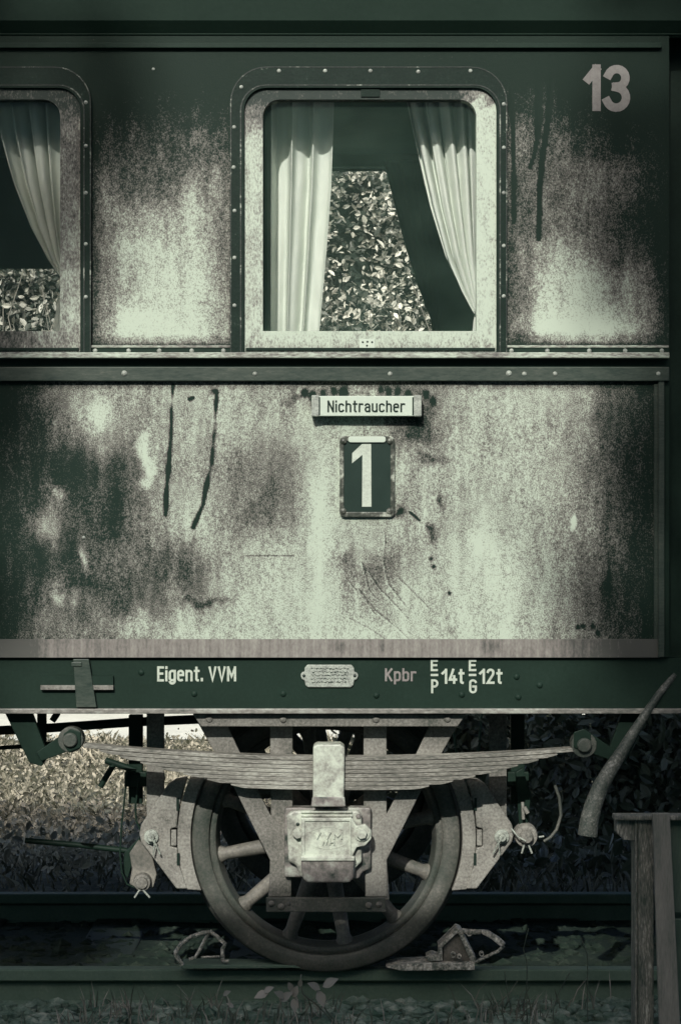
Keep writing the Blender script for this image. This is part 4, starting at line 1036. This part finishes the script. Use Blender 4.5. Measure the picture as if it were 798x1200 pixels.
at = me.attributes.new('tone', 'FLOAT', 'POINT'); at.data.foreach_set('value', np.repeat(np.clip((rng.random(n)**1.5)*(.75+1.1*dn), 0, 1), 4).astype(np.float32))
me.materials.append(M['blade']); gr = link(bpy.data.objects.new('grass', me)); tag(gr, kind='stuff')
# leafy weeds behind the left bogie gear
def weedpatch(name, x0, x1, y0, y1, cnt, size, mat, hmax, label, kind=None, tone=1.0):
    c = []; tn = []
    for k in range(cnt):
        a, b = random.uniform(x0,x1), random.uniform(y0,y1)
        hh = hmax*random.uniform(.3,1)
        for q in range(random.randint(6,12)):
            u = random.random()
            c.append((a+random.gauss(0,.05), b+random.gauss(0,.05), groundz(a,b)+hh*u)); tn.append(min(1, random.random()**1.5*tone+(.35 if b < 16.5 else 0)*random.random()))  # weeds nearer the coach coloured lighter to offset its shadow
    o = leaves(name, c, size, mat, np.array(tn))
    return tag(o, label, 'weeds' if not kind else None, None, kind)
weedpatch('weeds', -4.4, -.3, 9.9, 21.5, 2800, .042, M['blade'], .30, None, 'stuff')
weedpatch('undergrowth', .25, 3.2, 9.9, 14.5, 500, .07, M['leafdark'], .40, None, 'stuff')

def added_bush(cx_, cy_, rx, rz, cnt, label, mat=M['leafdark'], size=.075):  # dark bushes added to blacken the view under the right side
    e = empty('added_bush', (cx_, cy_, groundz(cx_, cy_)), label, 'added_bush', 'dark bushes added to blacken the right underside')
    d = rng.normal(size=(cnt,3)); d /= np.linalg.norm(d, axis=1, keepdims=True)
    rr = rng.random(cnt)**.45
    c = d*rr[:,None]*np.array([rx, rx*.8, rz]); 
    l = np.array([mnoise.noise((a*3+cx_, b*3, c_*3)) for a,b,c_ in c]); c = c*(1+.35*l[:,None]); gz0 = groundz(cx_, cy_); c += np.array([cx_, cy_, rz*.75+gz0])
    c = c[c[:,2] > gz0]
    leaves('foliage', c, size, mat, rng.random(len(c)), e)
    mb = MB()
    for k in range(7):
        a = random.uniform(0, 6.28)
        mb.tube([(cx_, cy_, gz0-.03), (cx_+.3*rx*math.cos(a), cy_+.3*rx*math.sin(a), gz0+rz*.5), (cx_+.7*rx*math.cos(a), cy_+.7*rx*math.sin(a), gz0+rz*1.1)], [.02,.014,.006], n=6)
    build('stem', mb, M['under'], e)
added_bush(1.75, 12.2, .8, .95, 6000, 'added dark bush behind the hanging hose at right')
added_bush(.85, 13.6, .75, 1.0, 5200, 'added dark bush behind the right brake shoe')
added_bush(3.0, 13.6, .9, 1.15, 5200, 'added dark bush behind the wooden frame')
added_bush(1.0, 15.6, 1.0, 1.3, 6500, 'added tall dark bush farther back behind the right brake shoe')
added_bush(2.5, 15.8, 1.1, 1.4, 6500, 'added tall dark bush farther back behind the hanging hose')

def stones(name, cnt, x0, x1, y0, y1, mat):
    base = [Vector((math.sin(R(a))*math.cos(R(b)), math.cos(R(a))*math.cos(R(b)), math.sin(R(b)))) for b in (-35, 35) for a in (0, 72, 144, 216, 288)]+[Vector((0,0,-1)), Vector((0,0,1))]
    fc = [(i, (i+1)%5, 5+(i+1)%5, 5+i) for i in range(5)]+[(10, (i+1)%5, i) for i in range(5)]+[(11, 5+i, 5+(i+1)%5) for i in range(5)]
    V, Fc = [], []
    for k in range(cnt):
        x, y = random.uniform(x0, x1), random.uniform(y0, y1); r = random.uniform(.008, .020)+.026*random.random()**3
        sc = Vector((random.uniform(.7,1.4), random.uniform(.7,1.3), random.uniform(.5,.9)))*r; rz = random.uniform(0, 6.28); o = len(V)
        for v in base:
            q = Vector((v.x*sc.x, v.y*sc.y, v.z*sc.z))*random.uniform(.8, 1.2)
            V.append((x+q.x*math.cos(rz)-q.y*math.sin(rz), y+q.x*math.sin(rz)+q.y*math.cos(rz), groundz(x, y)+r*.25+q.z))
        Fc += [tuple(i+o for i in f) for f in fc]
    me = bpy.data.meshes.new(name); me.from_pydata(V, [], Fc); me.materials.append(mat)
    return tag(link(bpy.data.objects.new(name, me)), kind='stuff')
stones('ballast_stones', 5200, -1.7, 1.7, 7.0, 7.62, M['stone'])
stones('cinder_stones', 6500, -2.0, 2.0, 7.80, 9.1, M['shadebed'])
n = 900
x = rng.uniform(-1.5, 1.5, n); y = rng.uniform(7.15, 7.55, n); cl = np.array([mnoise.noise((a*2.2, b*2, 3)) for a, b in zip(x, y)]); kp = cl > -.05; x, y = x[kp], y[kp]; n = len(x)
V, Fc = [], []
for k in range(n):
    h_ = random.uniform(.03, .13); dx, dy = random.gauss(0, .4)*h_, random.gauss(0, .3)*h_; w_ = .0022; o = len(V); z_ = groundz(x[k], y[k])
    V += [(x[k]-w_, y[k], z_), (x[k]+w_, y[k], z_), (x[k]+dx*.4+w_, y[k]+dy*.4, z_+h_*.6), (x[k]+dx*.4-w_, y[k]+dy*.4, z_+h_*.6), (x[k]+dx, y[k]+dy, z_+h_)]
    Fc += [(o, o+1, o+2, o+3), (o+3, o+2, o+4)]
me = bpy.data.meshes.new('dry_grass'); me.from_pydata(V, [], Fc)
at = me.attributes.new('tone', 'FLOAT', 'POINT'); at.data.foreach_set('value', np.repeat(rng.random(n)**2, 5).astype(np.float32))
me.materials.append(M['weed']); tag(link(bpy.data.objects.new('dry_grass', me)), kind='stuff')
# foreground weeds
def sprig(pts, lvs, label, Y, stalk_r=.003, size=.06):
    base = P(*pts[0], Y)
    e = empty('weed', tuple(base), label, 'weed', 'weeds in front of the track')
    mb = MB(); mb.tube([P(x, y, Y+.01*i) for i, (x, y) in enumerate(pts)], stalk_r, n=6); build('stem', mb, M['weed'], e)
    for (x, y, ang, s) in lvs:
        me = bpy.data.meshes.new('leaf')
        c = P(x, y, Y-.02); a = R(ang)
        t = Vector((math.cos(a), -.25, math.sin(a))).normalized(); nr = Vector((0,-.75,.65)); b = t.cross(nr).normalized(); nr = b.cross(t)
        s_ = s*Y/F
        pr_ = [(-.5,0),(-.34,.17),(-.1,.30),(.15,.26),(.36,.13),(.56,0),(.36,-.13),(.15,-.26),(-.1,-.30),(-.34,-.17)]
        vs = [c+s_*(t*u+b*v+nr*abs(v)*.35) for u, v in pr_]+[c+s_*t*u for u in (-.2,.05,.3)]
        fs = [(0,1,10),(1,2,10),(2,11,10),(2,3,11),(3,12,11),(3,4,12),(4,5,12),(0,10,9),(9,10,8),(8,10,11),(8,11,7),(7,11,12),(7,12,6),(6,12,5)]
        me.from_pydata([tuple(v-base) for v in vs], [], fs)
        for p_ in me.polygons: p_.use_smooth = True
        at = me.attributes.new('tone', 'FLOAT', 'POINT'); at.data.foreach_set('value', np.full(13, .35+.65*random.random(), np.float32))
        me.materials.append(M['weed']); link(bpy.data.objects.new('leaf', me), e)
    return e
sprig([(398,1205),(372,1178),(355,1165),(352,1150),(353,1142)], [(346,1162,70,16),(336,1168,40,18),(328,1166,150,16),(307,1166,200,18),(315,1160,30,14),(345,1178,-80,16),(340,1156,110,12),(352,1152,80,10)], 'leafy bramble shoot in front of the rail under the wheel', 7.28)
sprig([(402,1205),(383,1185),(374,1170)], [(368,1156,150,17),(387,1152,30,21),(376,1170,-70,20)], 'three leaved sprig beside the bramble shoot', 7.30)
sprig([(272,1200),(268,1180),(264,1165)], [(266,1164,30,11),(270,1178,150,10)], 'small pale leaved weed left of the bramble shoot', 7.30)
for pts, lab in (([(617,1128),(613,1112),(619,1088)], None), ([(648,1182),(656,1160),(667,1140)], None), ([(598,1180),(594,1160),(591,1138)], None), ([(688,1120),(684,1108),(680,1098)], None), ([(214,1190),(213,1175),(212,1160)], None), ([(640,1205),(633,1190),(632,1178)], None)):
    x0, y0 = pts[0]; Y = 7.33
    e = MB(); e.tube([P(x, y, Y) for x, y in [(x0, 1206)]+pts], .0018, n=5)
    c = P(x0, 1206, Y)
    tag(build('grass_stalk', e, M['weed'], origin=tuple(c)), 'thin dry grass stalk standing in front of the track', 'grass stalk', 'thin stalks in front of the track')

# ================================================================== UNSEEN BLOCKERS ADDED BEHIND THE CAMERA: shed shades the track, trees the coach ends
sh = empty('blocker_shed', (0, -5.4, -.14), 'added shed shape out of view, blocking sun from the track', 'light blocker')
He = 7.10
mb = MB(); mb.box(-22, 22, -7.8, -3.0, -.2, He-.25); build('wall', mb, M['bounce'], sh)  # added wall, unseen, tuned to cast the low shade line
mb = MB(); mb.add([(-22.6,-2.75,He),(22.6,-2.75,He),(22.6,-5.4,He+1.0),(-22.6,-5.4,He+1.0),(-22.6,-8.05,He),(22.6,-8.05,He),
                   (-22.6,-2.75,He-.2),(22.6,-2.75,He-.2),(22.6,-8.05,He-.2),(-22.6,-8.05,He-.2)],
                  [(0,1,2,3),(3,2,5,4),(0,6,7,1),(4,5,8,9),(6,9,8,7),(0,3,4,9,6),(1,7,8,5,2)]); build('roof', mb, M['roof'], sh)  # roof of the added, unseen blocker shed
for k in range(-3, 4):
    mb = MB(); mb.box(k*6-1.3, k*6+1.3, -2.98, -2.93, -.1, 3.2); d = build('door', mb, M['dark'], sh)
    mb = MB(); mb.box(k*6+1.0, k*6+1.08, -2.93, -2.88, 1.3, 1.6); build('handle', mb, M['bolt'], d)
def blocker(x0, y0, rad, h, label):  # unseen tree added to darken one end of the coach
    e = empty('blocker_tree', (x0, y0, -.14), label, 'light blocking tree', 'added trees that block the sun')
    mb = MB(); mb.tube([(x0, y0, -.3), (x0+.1, y0, h*.4), (x0, y0+.1, h*.95)], [.38, .25, .04], n=10)
    for k in range(30):
        a = random.uniform(0, 6.28); zz = random.uniform(1.5, h*.9)
        mb.tube([(x0, y0, zz), (x0+rad*.45*math.cos(a), y0+rad*.45*math.sin(a), zz+1.4), (x0+rad*.8*math.cos(a), y0+rad*.8*math.sin(a), zz+3.2)], [.07,.04,.01], n=5)
    build('trunk', mb, M['wooddark'], e)
    n = 26000
    zz = rng.uniform(.6, h, n); a = rng.uniform(0, 2*np.pi, n)
    env = np.minimum(1, np.minimum((h-zz)/1.6, .45+(zz)/3.0))
    rr = rad*env*np.sqrt(rng.random(n))*(1+.10*np.sin(a*3+zz*1.3))
    leaves('crown', np.stack([x0+rr*np.cos(a), y0+rr*np.sin(a), zz-.14], 1), .5, M['leafdark'], rng.random(n), e, facing=(0,0,.4))
DT = 26.0
for edge, sgn, lab in ((-1.01, -1, 'tall poplar added out of view to shade the left edge'), (1.13, 1, 'tall poplar added out of view to shade the right edge')):
    xs_, ys_ = edge-DT*math.sin(R(SUN_AZ)), 7.35-DT*math.cos(R(SUN_AZ))
    blocker(xs_+sgn*3.0, ys_, 3.0, 22.2, lab)
